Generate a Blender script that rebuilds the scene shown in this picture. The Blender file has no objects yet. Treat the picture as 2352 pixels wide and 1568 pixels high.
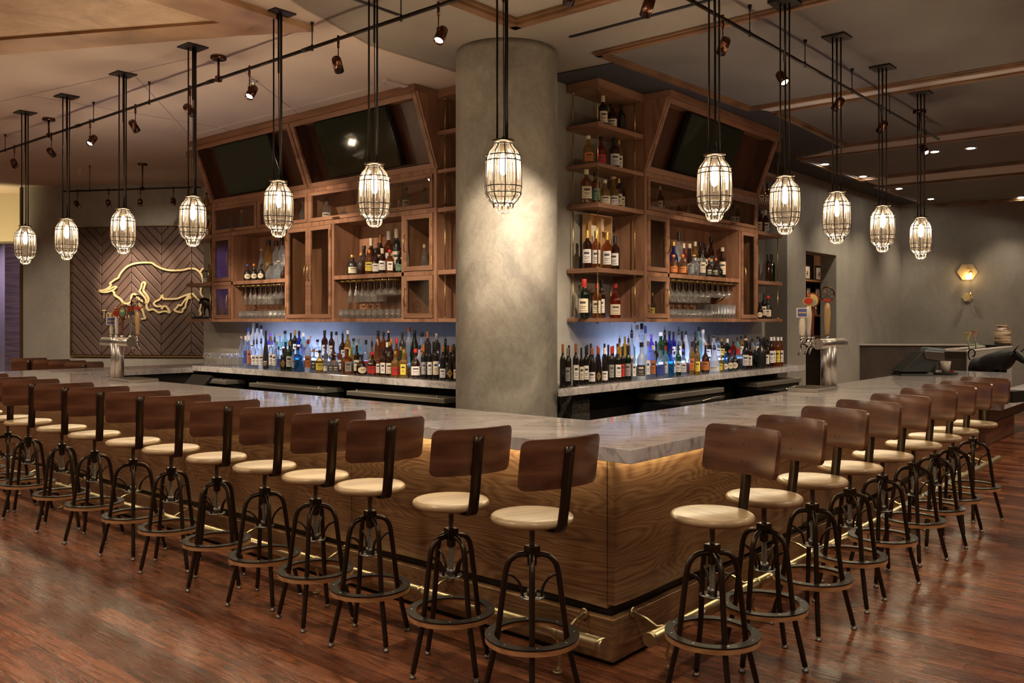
import bpy, bmesh, math, random
from mathutils import Vector, Matrix
random.seed(7)
S = bpy.context.scene
COL = S.collection
PI = math.pi
# ------------------------------------------------------------------ camera
F_PX, CX, HY, EYE = 2009.0, 1176.0, 737.0, 1.61
A_L = math.atan(2341 / F_PX); A_R = math.atan(1724 / F_PX)
FX, FY = math.cos(A_R), math.cos(A_L)          # forward
RX, RY = math.sin(A_R), -math.sin(A_L)         # right
_d0 = F_PX * EYE / 796.0; _l0 = (1408 - CX) / F_PX * _d0
CAMX, CAMY = -FX * _d0 - RX * _l0, -FY * _d0 - RY * _l0
cam = bpy.data.cameras.new('camera'); cam.sensor_width = 36.0
cam.lens = F_PX / 2352 * 36.0
cam.shift_y = (HY - 784.0) / 2352.0
cam.clip_end = 100
camo = bpy.data.objects.new('camera', cam); COL.objects.link(camo)
camo.location = (CAMX, CAMY, EYE)
camo.rotation_euler = (PI / 2, 0, math.atan2(FY, FX) - PI / 2)
S.camera = camo
# ------------------------------------------------------------------ world, exposure
w = bpy.data.worlds.new('world'); S.world = w; w.use_nodes = True
w.node_tree.nodes['Background'].inputs[0].default_value = (1.0, 0.80, 0.62, 1)
w.node_tree.nodes['Background'].inputs[1].default_value = 0.12
S.view_settings.view_transform = 'Standard'; S.view_settings.look = 'None'
S.view_settings.gamma = 1; S.view_settings.exposure = 0.85
S.view_settings.use_curve_mapping = False
cy = S.cycles
cy.max_bounces = 10; cy.diffuse_bounces = 3; cy.glossy_bounces = 4
cy.transmission_bounces = 8; cy.transparent_max_bounces = 28
cy.sample_clamp_indirect = 4.0; cy.blur_glossy = 0.5
cy.caustics_reflective = False; cy.caustics_refractive = False
cy.use_denoising = True
WARM = (1.0, 0.77, 0.53)
def lamp(kind, name, loc, power, color=WARM, aim=None, size=0.05, cone=40, blend=0.6, parent=None, size_y=None):
    l = bpy.data.lights.new(name, kind); l.energy = power; l.color = color
    if kind == 'AREA':
        l.size = size
        if size_y: l.shape = 'RECTANGLE'; l.size_y = size_y
    else: l.shadow_soft_size = size
    if kind == 'SPOT': l.spot_size = math.radians(cone); l.spot_blend = blend
    o = bpy.data.objects.new(name, l); COL.objects.link(o); o.location = loc
    if aim is not None:
        d = Vector(aim) - Vector(loc)
        o.rotation_euler = d.to_track_quat('-Z', 'Y').to_euler()
    if parent: o.parent = parent
    return o

# unseen fill lights added under the lounge ceiling around and behind the camera
for _x, _y in ((-1.9,-1.7),(-1.9,1.6),(-2.6,4.6),(-2.8,8.2),(1.8,-2.6),(5.0,-2.6),(8.6,-2.4),(-4.8,-4.6),(-5.2,-0.6),(-5.2,3.2),(-1.2,-5.2),(2.6,-5.4),(6.2,-5.2),(-5.2,6.8)):
    _l = lamp('AREA', 'lounge_fill', (_x, _y, 3.66), 19, (1.0,0.82,0.63), aim=(_x, _y, 0), size=0.35)
    _l.data.shape = 'DISK'; _l.data.spread = math.radians(150)

for _x, _y, _p in ((-1.2,9.6,30),(-3.6,12.0,40),(10.5,-1.6,45)):  # further fill lights added toward both ends
    _l = lamp('AREA', 'lounge_fill', (_x, _y, 3.66), _p, (1.0,0.82,0.63), aim=(_x, _y, 0), size=0.35)
    _l.data.shape = 'DISK'; _l.data.spread = math.radians(150)
# ------------------------------------------------------------------ where a point seen in the photo stands, on a known plane
def ray(px, py):
    a = (px - CX) / F_PX; b = -(py - HY) / F_PX
    return (FX + a * RX, FY + a * RY, b)
def pz(px, py, z):
    r = ray(px, py); t = (z - EYE) / r[2]; return (CAMX + t * r[0], CAMY + t * r[1], z)
def pX(px, py, x):
    r = ray(px, py); t = (x - CAMX) / r[0]; return (x, CAMY + t * r[1], EYE + t * r[2])
def pY(px, py, y):
    r = ray(px, py); t = (y - CAMY) / r[1]; return (CAMX + t * r[0], y, EYE + t * r[2])
def pd(px, py, d):
    r = ray(px, py); return (CAMX + d * r[0], CAMY + d * r[1], EYE + d * r[2])

# ------------------------------------------------------------------ mesh helper
class MB:
    def __init__(s, m=None): s.v = []; s.f = []; s.mi = []; s.sm = []; s.m = m; s.cur = 0
    def P(s, p):
        if s.m: p = s.m(*p)
        s.v.append(tuple(p)); return len(s.v) - 1
    def F(s, idx, smooth=False): s.f.append(tuple(idx)); s.mi.append(s.cur); s.sm.append(smooth)
    def box(s, x0, x1, y0, y1, z0, z1):
        i = [s.P(p) for p in ((x0,y0,z0),(x1,y0,z0),(x1,y1,z0),(x0,y1,z0),(x0,y0,z1),(x1,y0,z1),(x1,y1,z1),(x0,y1,z1))]
        for q in ((0,3,2,1),(4,5,6,7),(0,1,5,4),(1,2,6,5),(2,3,7,6),(3,0,4,7)): s.F([i[k] for k in q])
        return s
    def hexa(s, pts):
        i = [s.P(p) for p in pts]
        for q in ((0,3,2,1),(4,5,6,7),(0,1,5,4),(1,2,6,5),(2,3,7,6),(3,0,4,7)): s.F([i[k] for k in q])
        return s
    def prism(s, poly, z0, z1):
        n = len(poly)
        a = [s.P((x, y, z0)) for x, y in poly]; b = [s.P((x, y, z1)) for x, y in poly]
        s.F(a[::-1]); s.F(b)
        for k in range(n): s.F((a[k], a[(k+1) % n], b[(k+1) % n], b[k]))
        return s
    def lathe(s, prof, n=20, c=(0,0,0), smooth=True, cap=True, rib=0.0, nr=0, sq=0.0):
        rings = []
        for r, z in prof:
            ring = []
            for k in range(n):
                a = 2 * PI * k / n; rr = r
                if rib: rr = r * (1 + rib * math.cos(nr * a))
                if sq:
                    m = max(abs(math.cos(a)), abs(math.sin(a))); rr = r * ((1 - sq) + sq * 0.93 / m)
                ring.append(s.P((c[0] + rr * math.cos(a), c[1] + rr * math.sin(a), c[2] + z)))
            rings.append(ring)
        for a, b in zip(rings, rings[1:]):
            for k in range(n): s.F((a[k], a[(k+1) % n], b[(k+1) % n], b[k]), smooth)
        if cap:
            if prof[0][0] > 1e-5: s.F(rings[0][::-1])
            if prof[-1][0] > 1e-5: s.F(rings[-1])
        return s
    def cyl(s, p0, p1, r, n=12, r1=None, smooth=True):
        return s.tube([p0, p1], r, n, r1=r1, smooth=smooth)
    def tube(s, pts, r, n=10, r1=None, closed=False, smooth=True, cap=True):
        P = [Vector(p) for p in pts]; N = len(P); rings = []; up = None
        for i in range(N):
            if closed: t = (P[(i+1) % N] - P[i-1])
            elif i == 0: t = P[1] - P[0]
            elif i == N-1: t = P[-1] - P[-2]
            else: t = (P[i+1] - P[i]).normalized() + (P[i] - P[i-1]).normalized()
            t.normalize()
            if up is None:
                up = Vector((0,0,1)) if abs(t.z) < 0.9 else Vector((1,0,0))
            u = t.cross(up)
            if u.length < 1e-4: u = t.orthogonal()
            u.normalize(); vv = u.cross(t).normalized(); up = vv
            rr = r if r1 is None else r + (r1 - r) * i / (N-1)
            rings.append([s.P(P[i] + rr * (math.cos(2*PI*k/n) * u + math.sin(2*PI*k/n) * vv)) for k in range(n)])
        pr = list(zip(rings, rings[1:]))
        if closed: pr.append((rings[-1], rings[0]))
        for a, b in pr:
            for k in range(n): s.F((a[k], a[(k+1) % n], b[(k+1) % n], b[k]), smooth)
        if cap and not closed: s.F(rings[0][::-1]); s.F(rings[-1])
        return s
    def ring(s, ri, ro, z0, z1, n=48, c=(0,0)):
        prof = [(ri,z0),(ro,z0),(ro,z1),(ri,z1)]; R = []
        for r, z in prof: R.append([s.P((c[0]+r*math.cos(2*PI*k/n), c[1]+r*math.sin(2*PI*k/n), z)) for k in range(n)])
        for a in range(4):
            b = (a+1) % 4
            for k in range(n): s.F((R[a][k], R[a][(k+1) % n], R[b][(k+1) % n], R[b][k]), False)
        return s
    def build(s, name, mat, parent=None, bevel=0, kind=None, subsurf=0, weld=False):
        me = bpy.data.meshes.new(name)
        me.from_pydata(s.v, [], s.f)
        for mm in (mat if isinstance(mat, (list, tuple)) else [mat]): me.materials.append(mm)
        me.polygons.foreach_set('material_index', s.mi)
        me.polygons.foreach_set('use_smooth', s.sm)
        bm = bmesh.new(); bm.from_mesh(me)
        if weld: bmesh.ops.remove_doubles(bm, verts=bm.verts, dist=1e-5)
        bmesh.ops.recalc_face_normals(bm, faces=bm.faces); bm.to_mesh(me); bm.free()
        me.update()
        o = bpy.data.objects.new(name, me); COL.objects.link(o)
        if parent: o.parent = parent
        if kind: o['kind'] = kind
        if bevel:
            b = o.modifiers.new('b', 'BEVEL'); b.width = bevel; b.segments = 2; b.limit_method = 'ANGLE'; b.angle_limit = 0.7
        if subsurf:
            b = o.modifiers.new('s', 'SUBSURF'); b.levels = subsurf; b.render_levels = subsurf
        return o
def smooth(pts, k=4):
    """Catmull-Rom through the points"""
    P = [Vector(p) for p in pts]; out = []
    for i in range(len(P)-1):
        a, b, c, d = P[max(0,i-1)], P[i], P[i+1], P[min(len(P)-1,i+2)]
        for j in range(k):
            t = j/k; out.append(0.5*((2*b) + (c-a)*t + (2*a-5*b+4*c-d)*t*t + (3*b-a-3*c+d)*t**3))
    out.append(P[-1]); return [tuple(q) for q in out]
def tag(o, label=None, cat=None, group=None, kind=None):
    if label: o['label'] = label
    if cat: o['category'] = cat
    if group: o['group'] = group
    if kind: o['kind'] = kind
    return o
def empty(name, loc, rz=0, label=None, cat=None, group=None):
    o = bpy.data.objects.new(name, None); COL.objects.link(o); o.location = loc; o.rotation_euler = (0,0,rz)
    o.empty_display_size = 0.1
    return tag(o, label, cat, group)
def copy_tree(o, parent=None):
    c = o.copy(); COL.objects.link(c)
    if parent is not None: c.parent = parent
    for ch in list(o.children): copy_tree(ch, c)
    return c
ORD = ['zeroth','first','second','third','fourth','fifth','sixth','seventh','eighth','ninth','tenth','eleventh','twelfth','thirteenth','fourteenth','fifteenth','sixteenth','seventeenth','eighteenth','nineteenth','twentieth','twenty-first','twenty-second','twenty-third','twenty-fourth','twenty-fifth','twenty-sixth','twenty-seventh','twenty-eighth','twenty-ninth','thirtieth','thirty-first','thirty-second','thirty-third','thirty-fourth','thirty-fifth','thirty-sixth','thirty-seventh','thirty-eighth','thirty-ninth','fortieth','forty-first']

# ------------------------------------------------------------------ materials
def newmat(name):
    m = bpy.data.materials.new(name); m.use_nodes = True
    n = m.node_tree.nodes; l = m.node_tree.links
    return m, n, l, n['Principled BSDF']
def pbr(name, col, rough=0.5, metal=0.0, spec=0.5, coat=0.0, emis=None, estr=0):
    m, n, l, b = newmat(name)
    b.inputs['Base Color'].default_value = (*col, 1); b.inputs['Roughness'].default_value = rough
    b.inputs['Metallic'].default_value = metal; b.inputs['Specular IOR Level'].default_value = spec
    if coat: b.inputs['Coat Weight'].default_value = coat; b.inputs['Coat Roughness'].default_value = 0.08
    if emis: b.inputs['Emission Color'].default_value = (*emis, 1); b.inputs['Emission Strength'].default_value = estr
    return m
def N(n, t, **kw):
    q = n.new(t)
    for k, v in kw.items():
        if hasattr(q, k): setattr(q, k, v)
        else: q.inputs[k].default_value = v
    return q
def ramp(n, stops):
    r = n.new('ShaderNodeValToRGB'); e = r.color_ramp.elements
    while len(e) < len(stops): e.new(0.5)
    for i, (p, c) in enumerate(stops): e[i].position = p; e[i].color = (*c, 1)
    return r
def mapping(n, l, scale, coord='Object', rot=(0,0,0), loc=(0,0,0)):
    tc = n.new('ShaderNodeTexCoord'); mp = n.new('ShaderNodeMapping')
    mp.inputs['Scale'].default_value = scale; mp.inputs['Rotation'].default_value = rot; mp.inputs['Location'].default_value = loc
    l.new(tc.outputs[coord], mp.inputs[0]); return mp.outputs[0]
def wood(name, dark, mid, light, scale=(1,1,1), rough=0.4, coat=0.0, rings=3.0, contrast=1.0, bump=0.15, distort=2.2, nz=0.9, fz=22.0, fs=0.35):
    """figured wood: rings distorted by noise, plus fine pores; the small scale axis is the grain direction"""
    m, n, l, b = newmat(name)
    v = mapping(n, l, scale)
    no = N(n, 'ShaderNodeTexNoise', Scale=nz, Detail=2.5, Roughness=0.45); l.new(v, no.inputs['Vector'])
    mul = N(n, 'ShaderNodeMath', operation='MULTIPLY'); mul.inputs[1].default_value = rings * distort * 2
    l.new(no.outputs['Fac'], mul.inputs[0])
    fr = N(n, 'ShaderNodeMath', operation='PINGPONG'); fr.inputs[1].default_value = 1.0
    l.new(mul.outputs[0], fr.inputs[0])
    fine = N(n, 'ShaderNodeTexNoise', Scale=fz, Detail=4.0, Roughness=0.65)
    mxs = max(scale); fv = N(n, 'ShaderNodeVectorMath', operation='MULTIPLY'); fv.inputs[1].default_value = tuple(1.0 if c > mxs*0.99 else 0.14 for c in scale) if min(scale) < mxs*0.9 else (1, 1, 1)
    l.new(v, fv.inputs[0]); l.new(fv.outputs[0], fine.inputs['Vector'])
    big = N(n, 'ShaderNodeTexNoise', Scale=1.6, Detail=2.0); l.new(v, big.inputs['Vector'])
    a1 = N(n, 'ShaderNodeMath', operation='MULTIPLY'); a1.inputs[1].default_value = 0.45 * contrast; l.new(fr.outputs[0], a1.inputs[0])
    a2 = N(n, 'ShaderNodeMath', operation='MULTIPLY_ADD'); a2.inputs[1].default_value = fs; l.new(fine.outputs['Fac'], a2.inputs[0]); l.new(a1.outputs[0], a2.inputs[2])
    a3 = N(n, 'ShaderNodeMath', operation='MULTIPLY_ADD'); a3.inputs[1].default_value = 0.35; l.new(big.outputs['Fac'], a3.inputs[0]); l.new(a2.outputs[0], a3.inputs[2])
    r = ramp(n, [(0.25, dark), (0.52, mid), (0.85, light)]); l.new(a3.outputs[0], r.inputs[0])
    l.new(r.outputs[0], b.inputs['Base Color'])
    b.inputs['Roughness'].default_value = rough
    if coat: b.inputs['Coat Weight'].default_value = coat; b.inputs['Coat Roughness'].default_value = 0.15
    bp = N(n, 'ShaderNodeBump', Strength=bump, Distance=0.002); l.new(fine.outputs['Fac'], bp.inputs['Height']); l.new(bp.outputs[0], b.inputs['Normal'])
    return m
def plaster(name, c1, c2, c3, scale=1.2, rough=0.75, bump=0.25):
    m, n, l, b = newmat(name)
    v = mapping(n, l, (1,1,0.8))
    no = N(n, 'ShaderNodeTexNoise', Scale=scale, Detail=7.0, Roughness=0.62, Distortion=0.9); l.new(v, no.inputs['Vector'])
    n2 = N(n, 'ShaderNodeTexNoise', Scale=scale * 7, Detail=5.0, Roughness=0.7, Distortion=1.5); l.new(v, n2.inputs['Vector'])
    a = N(n, 'ShaderNodeMath', operation='MULTIPLY_ADD'); a.inputs[1].default_value = 0.28; l.new(n2.outputs['Fac'], a.inputs[0]); 
    a0 = N(n, 'ShaderNodeMath', operation='MULTIPLY'); a0.inputs[1].default_value = 0.72; l.new(no.outputs['Fac'], a0.inputs[0]); l.new(a0.outputs[0], a.inputs[2])
    r = ramp(n, [(0.36, c1), (0.5, c2), (0.64, c3)]); l.new(a.outputs[0], r.inputs[0]); l.new(r.outputs[0], b.inputs['Base Color'])
    b.inputs['Roughness'].default_value = rough
    bp = N(n, 'ShaderNodeBump', Strength=bump, Distance=0.01); l.new(n2.outputs['Fac'], bp.inputs['Height']); l.new(bp.outputs[0], b.inputs['Normal'])
    return m
def marble(name):
    m, n, l, b = newmat(name)
    v = mapping(n, l, (1.0, 1.0, 1.0), rot=(0,0,0.85))
    ms = N(n, 'ShaderNodeMapping'); ms.inputs['Scale'].default_value = (1.0, 3.2, 2.0); l.new(v, ms.inputs[0])
    no = N(n, 'ShaderNodeTexNoise', Scale=1.9, Detail=9.0, Roughness=0.63, Distortion=0.7); l.new(ms.outputs[0], no.inputs['Vector'])
    ve = N(n, 'ShaderNodeTexNoise', Scale=2.2, Detail=6.0, Roughness=0.55, Distortion=1.2); l.new(ms.outputs[0], ve.inputs['Vector'])
    s = N(n, 'ShaderNodeMath', operation='SUBTRACT'); s.inputs[1].default_value = 0.5; l.new(ve.outputs['Fac'], s.inputs[0])
    ab = N(n, 'ShaderNodeMath', operation='ABSOLUTE'); l.new(s.outputs[0], ab.inputs[0])
    rv = ramp(n, [(0.0, (0.50,0.50,0.50)), (0.03, (0.92,0.92,0.92)), (0.08, (1,1,1))]); l.new(ab.outputs[0], rv.inputs[0])
    r = ramp(n, [(0.33, (0.47,0.435,0.42)), (0.48, (0.62,0.585,0.58)), (0.62, (0.72,0.69,0.685))]); l.new(no.outputs['Fac'], r.inputs[0])
    mx = N(n, 'ShaderNodeMix', data_type='RGBA', blend_type='MULTIPLY'); mx.inputs[0].default_value = 0.8
    l.new(r.outputs[0], mx.inputs[6]); l.new(rv.outputs[0], mx.inputs[7]); l.new(mx.outputs[2], b.inputs['Base Color'])
    b.inputs['Roughness'].default_value = 0.06; b.inputs['Specular IOR Level'].default_value = 0.6
    return m
def floor_mat():
    m, n, l, b = newmat('stained_oak_planks')
    tc = n.new('ShaderNodeTexCoord'); sp = n.new('ShaderNodeSeparateXYZ'); l.new(tc.outputs['Object'], sp.inputs[0])
    W = 0.125
    dv = N(n, 'ShaderNodeMath', operation='DIVIDE'); dv.inputs[1].default_value = W; l.new(sp.outputs['X'], dv.inputs[0])
    fl = N(n, 'ShaderNodeMath', operation='FLOOR'); l.new(dv.outputs[0], fl.inputs[0])
    fx = N(n, 'ShaderNodeMath', operation='FRACT'); l.new(dv.outputs[0], fx.inputs[0])
    wn = N(n, 'ShaderNodeTexWhiteNoise', noise_dimensions='1D'); l.new(fl.outputs[0], wn.inputs['W'])
    off = N(n, 'ShaderNodeMath', operation='MULTIPLY'); off.inputs[1].default_value = 1.9; l.new(wn.outputs[0], off.inputs[0])
    yy = N(n, 'ShaderNodeMath', operation='ADD'); l.new(sp.outputs['Y'], yy.inputs[0]); l.new(off.outputs[0], yy.inputs[1])
    dy = N(n, 'ShaderNodeMath', operation='DIVIDE'); dy.inputs[1].default_value = 1.55; l.new(yy.outputs[0], dy.inputs[0])
    fy = N(n, 'ShaderNodeMath', operation='FRACT'); l.new(dy.outputs[0], fy.inputs[0])
    fly = N(n, 'ShaderNodeMath', operation='FLOOR'); l.new(dy.outputs[0], fly.inputs[0])
    cid = N(n, 'ShaderNodeCombineXYZ'); l.new(fl.outputs[0], cid.inputs[0]); l.new(fly.outputs[0], cid.inputs[1])
    w2 = N(n, 'ShaderNodeTexWhiteNoise', noise_dimensions='3D'); l.new(cid.outputs[0], w2.inputs['Vector'])
    # grain, shifted per plank
    sh = N(n, 'ShaderNodeVectorMath', operation='MULTIPLY_ADD'); sh.inputs[1].default_value = (9, 9, 9)
    l.new(w2.outputs['Color'], sh.inputs[0])
    sc = N(n, 'ShaderNodeVectorMath', operation='MULTIPLY'); sc.inputs[1].default_value = (7.0, 0.6, 1)
    l.new(tc.outputs['Object'], sc.inputs[0]); l.new(sc.outputs[0], sh.inputs[2])
    no = N(n, 'ShaderNodeTexNoise', Scale=1.0, Detail=2.5, Roughness=0.5); l.new(sh.outputs[0], no.inputs['Vector'])
    mu = N(n, 'ShaderNodeMath', operation='MULTIPLY'); mu.inputs[1].default_value = 11.0; l.new(no.outputs['Fac'], mu.inputs[0])
    pp = N(n, 'ShaderNodeMath', operation='FRACT'); l.new(mu.outputs[0], pp.inputs[0])
    rg = ramp(n, [(0.0, (0.32,0.32,0.32)), (0.22, (0.88,0.88,0.88)), (0.75, (1,1,1)), (1.0, (0.32,0.32,0.32))]); l.new(pp.outputs[0], rg.inputs[0])
    sc2 = N(n, 'ShaderNodeVectorMath', operation='MULTIPLY'); sc2.inputs[1].default_value = (60, 3, 1); l.new(tc.outputs['Object'], sc2.inputs[0])
    fi = N(n, 'ShaderNodeTexNoise', Scale=1.0, Detail=4.0, Roughness=0.6); l.new(sc2.outputs[0], fi.inputs['Vector'])
    rf = ramp(n, [(0.3, (0.5,0.5,0.5)), (0.6, (1,1,1))]); l.new(fi.outputs['Fac'], rf.inputs[0])
    rc = ramp(n, [(0.0, (0.085,0.024,0.011)), (0.5, (0.175,0.054,0.022)), (1.0, (0.29,0.105,0.043))]); l.new(w2.outputs['Value'], rc.inputs[0])
    m1 = N(n, 'ShaderNodeMix', data_type='RGBA', blend_type='MULTIPLY'); m1.inputs[0].default_value = 0.85; l.new(rc.outputs[0], m1.inputs[6]); l.new(rg.outputs[0], m1.inputs[7])
    m2 = N(n, 'ShaderNodeMix', data_type='RGBA', blend_type='MULTIPLY'); m2.inputs[0].default_value = 0.5; l.new(m1.outputs[2], m2.inputs[6]); l.new(rf.outputs[0], m2.inputs[7])
    # seams
    e1 = N(n, 'ShaderNodeMath', operation='LESS_THAN'); e1.inputs[1].default_value = 0.03; l.new(fx.outputs[0], e1.inputs[0])
    e2 = N(n, 'ShaderNodeMath', operation='LESS_THAN'); e2.inputs[1].default_value = 0.0022; l.new(fy.outputs[0], e2.inputs[0])
    e = N(n, 'ShaderNodeMath', operation='MAXIMUM'); l.new(e1.outputs[0], e.inputs[0]); l.new(e2.outputs[0], e.inputs[1])
    m3 = N(n, 'ShaderNodeMix', data_type='RGBA'); l.new(e.outputs[0], m3.inputs[0]); l.new(m2.outputs[2], m3.inputs[6]); m3.inputs[7].default_value = (0.035, 0.012, 0.006, 1)
    l.new(m3.outputs[2], b.inputs['Base Color'])
    rr = ramp(n, [(0.3, (0.20,0.20,0.20)), (0.7, (0.32,0.32,0.32))]); l.new(fi.outputs['Fac'], rr.inputs[0]); l.new(rr.outputs[0], b.inputs['Roughness'])
    bp = N(n, 'ShaderNodeBump', Strength=0.25, Distance=0.002); inv = N(n, 'ShaderNodeMath', operation='SUBTRACT'); inv.inputs[0].default_value = 1; l.new(e.outputs[0], inv.inputs[1])
    ad = N(n, 'ShaderNodeMath', operation='MULTIPLY_ADD'); ad.inputs[1].default_value = 0.25; l.new(rg.outputs[0], ad.inputs[0]); l.new(inv.outputs[0], ad.inputs[2])
    l.new(ad.outputs[0], bp.inputs['Height']); l.new(bp.outputs[0], b.inputs['Normal'])
    return m
def glassy(name, tint=(1,1,1), refl=0.06, rough=0.03, diff=0.0, dcol=None, gcol=(1,1,1), fm=1.3, thin=False):
    """thin clear glass: see-through tint plus fresnel reflection, optionally a milky share"""
    m, n, l, b = newmat(name); n.remove(b)
    out = n['Material Output']
    tr = N(n, 'ShaderNodeBsdfTransparent'); tr.inputs[0].default_value = (*tint, 1)
    gl = N(n, 'ShaderNodeBsdfGlossy'); gl.inputs[0].default_value = (*gcol, 1); gl.inputs['Roughness'].default_value = rough
    fr = N(n, 'ShaderNodeFresnel'); fr.inputs[0].default_value = 1.5
    if thin:       # the same reflection from either side of a thin wall
        ge = n.new('ShaderNodeNewGeometry'); io = N(n, 'ShaderNodeMapRange'); l.new(ge.outputs['Backfacing'], io.inputs[0]); io.inputs[3].default_value = 1.5; io.inputs[4].default_value = 0.6667; l.new(io.outputs[0], fr.inputs[0])
    ad = N(n, 'ShaderNodeMath', operation='MULTIPLY_ADD'); ad.inputs[1].default_value = fm; ad.inputs[2].default_value = refl; ad.use_clamp = True; l.new(fr.outputs[0], ad.inputs[0])
    mx = N(n, 'ShaderNodeMixShader'); l.new(ad.outputs[0], mx.inputs[0]); l.new(tr.outputs[0], mx.inputs[1]); l.new(gl.outputs[0], mx.inputs[2])
    last = mx
    if diff:
        df = N(n, 'ShaderNodeBsdfDiffuse'); tl = N(n, 'ShaderNodeBsdfTranslucent'); dc = dcol or tint
        df.inputs[0].default_value = (*dc, 1); tl.inputs[0].default_value = (*dc, 1)
        md = N(n, 'ShaderNodeMixShader'); md.inputs[0].default_value = 0.6; l.new(df.outputs[0], md.inputs[1]); l.new(tl.outputs[0], md.inputs[2])
        m2 = N(n, 'ShaderNodeMixShader'); m2.inputs[0].default_value = diff; l.new(mx.outputs[0], m2.inputs[1]); l.new(md.outputs[0], m2.inputs[2]); last = m2
    l.new(last.outputs[0], out.inputs[0])
    return m
def emit(name, col, s):
    m, n, l, b = newmat(name); n.remove(b)
    e = N(n, 'ShaderNodeEmission'); e.inputs[0].default_value = (*col, 1); e.inputs[1].default_value = s
    l.new(e.outputs[0], n['Material Output'].inputs[0]); return m
M = {}
M['floor'] = floor_mat()
def sapwood_glow(m, lo, hi, amount=0.75):
    """pale outer wood below local height lo, LED glow painted in above hi"""
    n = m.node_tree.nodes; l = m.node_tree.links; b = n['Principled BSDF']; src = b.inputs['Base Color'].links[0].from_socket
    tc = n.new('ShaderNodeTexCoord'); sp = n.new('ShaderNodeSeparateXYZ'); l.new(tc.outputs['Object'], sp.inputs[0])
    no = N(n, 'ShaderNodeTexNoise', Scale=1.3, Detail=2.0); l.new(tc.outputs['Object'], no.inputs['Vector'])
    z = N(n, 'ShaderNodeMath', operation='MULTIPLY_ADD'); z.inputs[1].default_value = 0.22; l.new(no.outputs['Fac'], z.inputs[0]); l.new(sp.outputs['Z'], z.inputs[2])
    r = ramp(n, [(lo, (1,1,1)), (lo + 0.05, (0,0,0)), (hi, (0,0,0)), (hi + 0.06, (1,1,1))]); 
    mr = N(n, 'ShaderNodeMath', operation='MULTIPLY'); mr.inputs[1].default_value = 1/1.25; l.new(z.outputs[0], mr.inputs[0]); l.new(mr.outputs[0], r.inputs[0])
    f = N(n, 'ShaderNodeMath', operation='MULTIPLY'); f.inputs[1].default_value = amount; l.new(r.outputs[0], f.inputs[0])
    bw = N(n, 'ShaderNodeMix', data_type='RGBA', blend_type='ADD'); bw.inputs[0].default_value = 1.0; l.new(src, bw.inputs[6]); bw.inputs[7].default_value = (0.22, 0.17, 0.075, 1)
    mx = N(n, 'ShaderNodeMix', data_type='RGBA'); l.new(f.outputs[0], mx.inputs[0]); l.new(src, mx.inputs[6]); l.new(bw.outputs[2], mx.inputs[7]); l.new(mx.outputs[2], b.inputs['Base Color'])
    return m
M['walnut'] = wood('walnut_panel', (0.032,0.013,0.005), (0.13,0.060,0.024), (0.27,0.15,0.066), scale=(0.5,0.5,2.8), rough=0.30, rings=30, coat=0.15, contrast=0.5, fz=34, fs=0.75)
M['panelwood'] = sapwood_glow(wood('walnut_live_edge_board', (0.032,0.013,0.005), (0.125,0.052,0.021), (0.26,0.135,0.060), scale=(0.5,0.5,2.8), rough=0.30, rings=30, coat=0.15, contrast=0.5, fz=34, fs=0.75), 0.28, 0.81, 0.5)  # pale outer wood at the bottom, painted LED glow along the top
M['cab'] = wood('walnut_cabinet', (0.14,0.062,0.034), (0.25,0.12,0.068), (0.35,0.185,0.11), scale=(5,5,0.8), rough=0.45, rings=2.5, contrast=0.8, fs=0.5)
M['cabh'] = wood('walnut_rail', (0.14,0.064,0.036), (0.26,0.128,0.074), (0.36,0.195,0.118), scale=(0.8,0.8,7), rough=0.45, rings=1.5, contrast=0.7)
M['seat'] = wood('elm_seat', (0.30,0.19,0.095), (0.44,0.31,0.165), (0.54,0.41,0.235), scale=(9,2,9), rough=0.33, rings=1.2, contrast=0.8, coat=0.25)
M['back'] = wood('walnut_backrest', (0.07,0.027,0.014), (0.135,0.056,0.029), (0.21,0.097,0.052), scale=(5,1.3,9), rough=0.3, rings=1.6, contrast=0.8, coat=0.25)
M['trimwood'] = wood('ceiling_molding', (0.10,0.05,0.02), (0.17,0.085,0.036), (0.24,0.13,0.06), scale=(1,1,1), rough=0.45)
M['travertine'] = plaster('travertine', (0.46,0.31,0.18), (0.66,0.47,0.29), (0.78,0.60,0.40), scale=1.6, rough=0.5)
M['veinwood'] = wood('veined_stone', (0.28,0.16,0.085), (0.42,0.25,0.135), (0.54,0.35,0.20), scale=(1.2,1.2,2), rough=0.4, rings=2)
M['plaster'] = plaster('wall_plaster', (0.255,0.236,0.20), (0.315,0.292,0.25), (0.37,0.345,0.298), scale=0.8)
M['column'] = plaster('column_concrete', (0.16,0.146,0.124), (0.265,0.244,0.208), (0.385,0.356,0.305), scale=1.5, rough=0.55, bump=0.5)
M['ceil'] = plaster('ceiling_paint_grey', (0.27,0.235,0.195), (0.295,0.258,0.215), (0.31,0.275,0.23), scale=0.5, rough=0.85, bump=0.03)
M['ceil_light'] = plaster('ceiling_paint_beige', (0.60,0.49,0.40), (0.64,0.525,0.43), (0.67,0.55,0.455), scale=0.5, rough=0.85, bump=0.03)
M['ceil_dark'] = pbr('ceiling_paint_dark', (0.045,0.042,0.045), 0.8)
M['darkpaint'] = pbr('dark_olive_paint', (0.07,0.06,0.045), 0.8)
M['marble'] = marble('carrara_marble')
M['iron'] = pbr('dark_bronze_steel', (0.060,0.044,0.030), 0.33, 0.9)
M['blacksteel'] = pbr('black_steel', (0.03,0.024,0.018), 0.4, 0.6)
M['brass'] = pbr('brass', (0.62,0.43,0.17), 0.28, 1.0)
M['paleb'] = pbr('pale_brass', (0.80,0.64,0.34), 0.36, 0.35)
M['railbrass'] = pbr('aged_brass_rail', (0.56,0.45,0.26), 0.36, 1.0)
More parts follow.
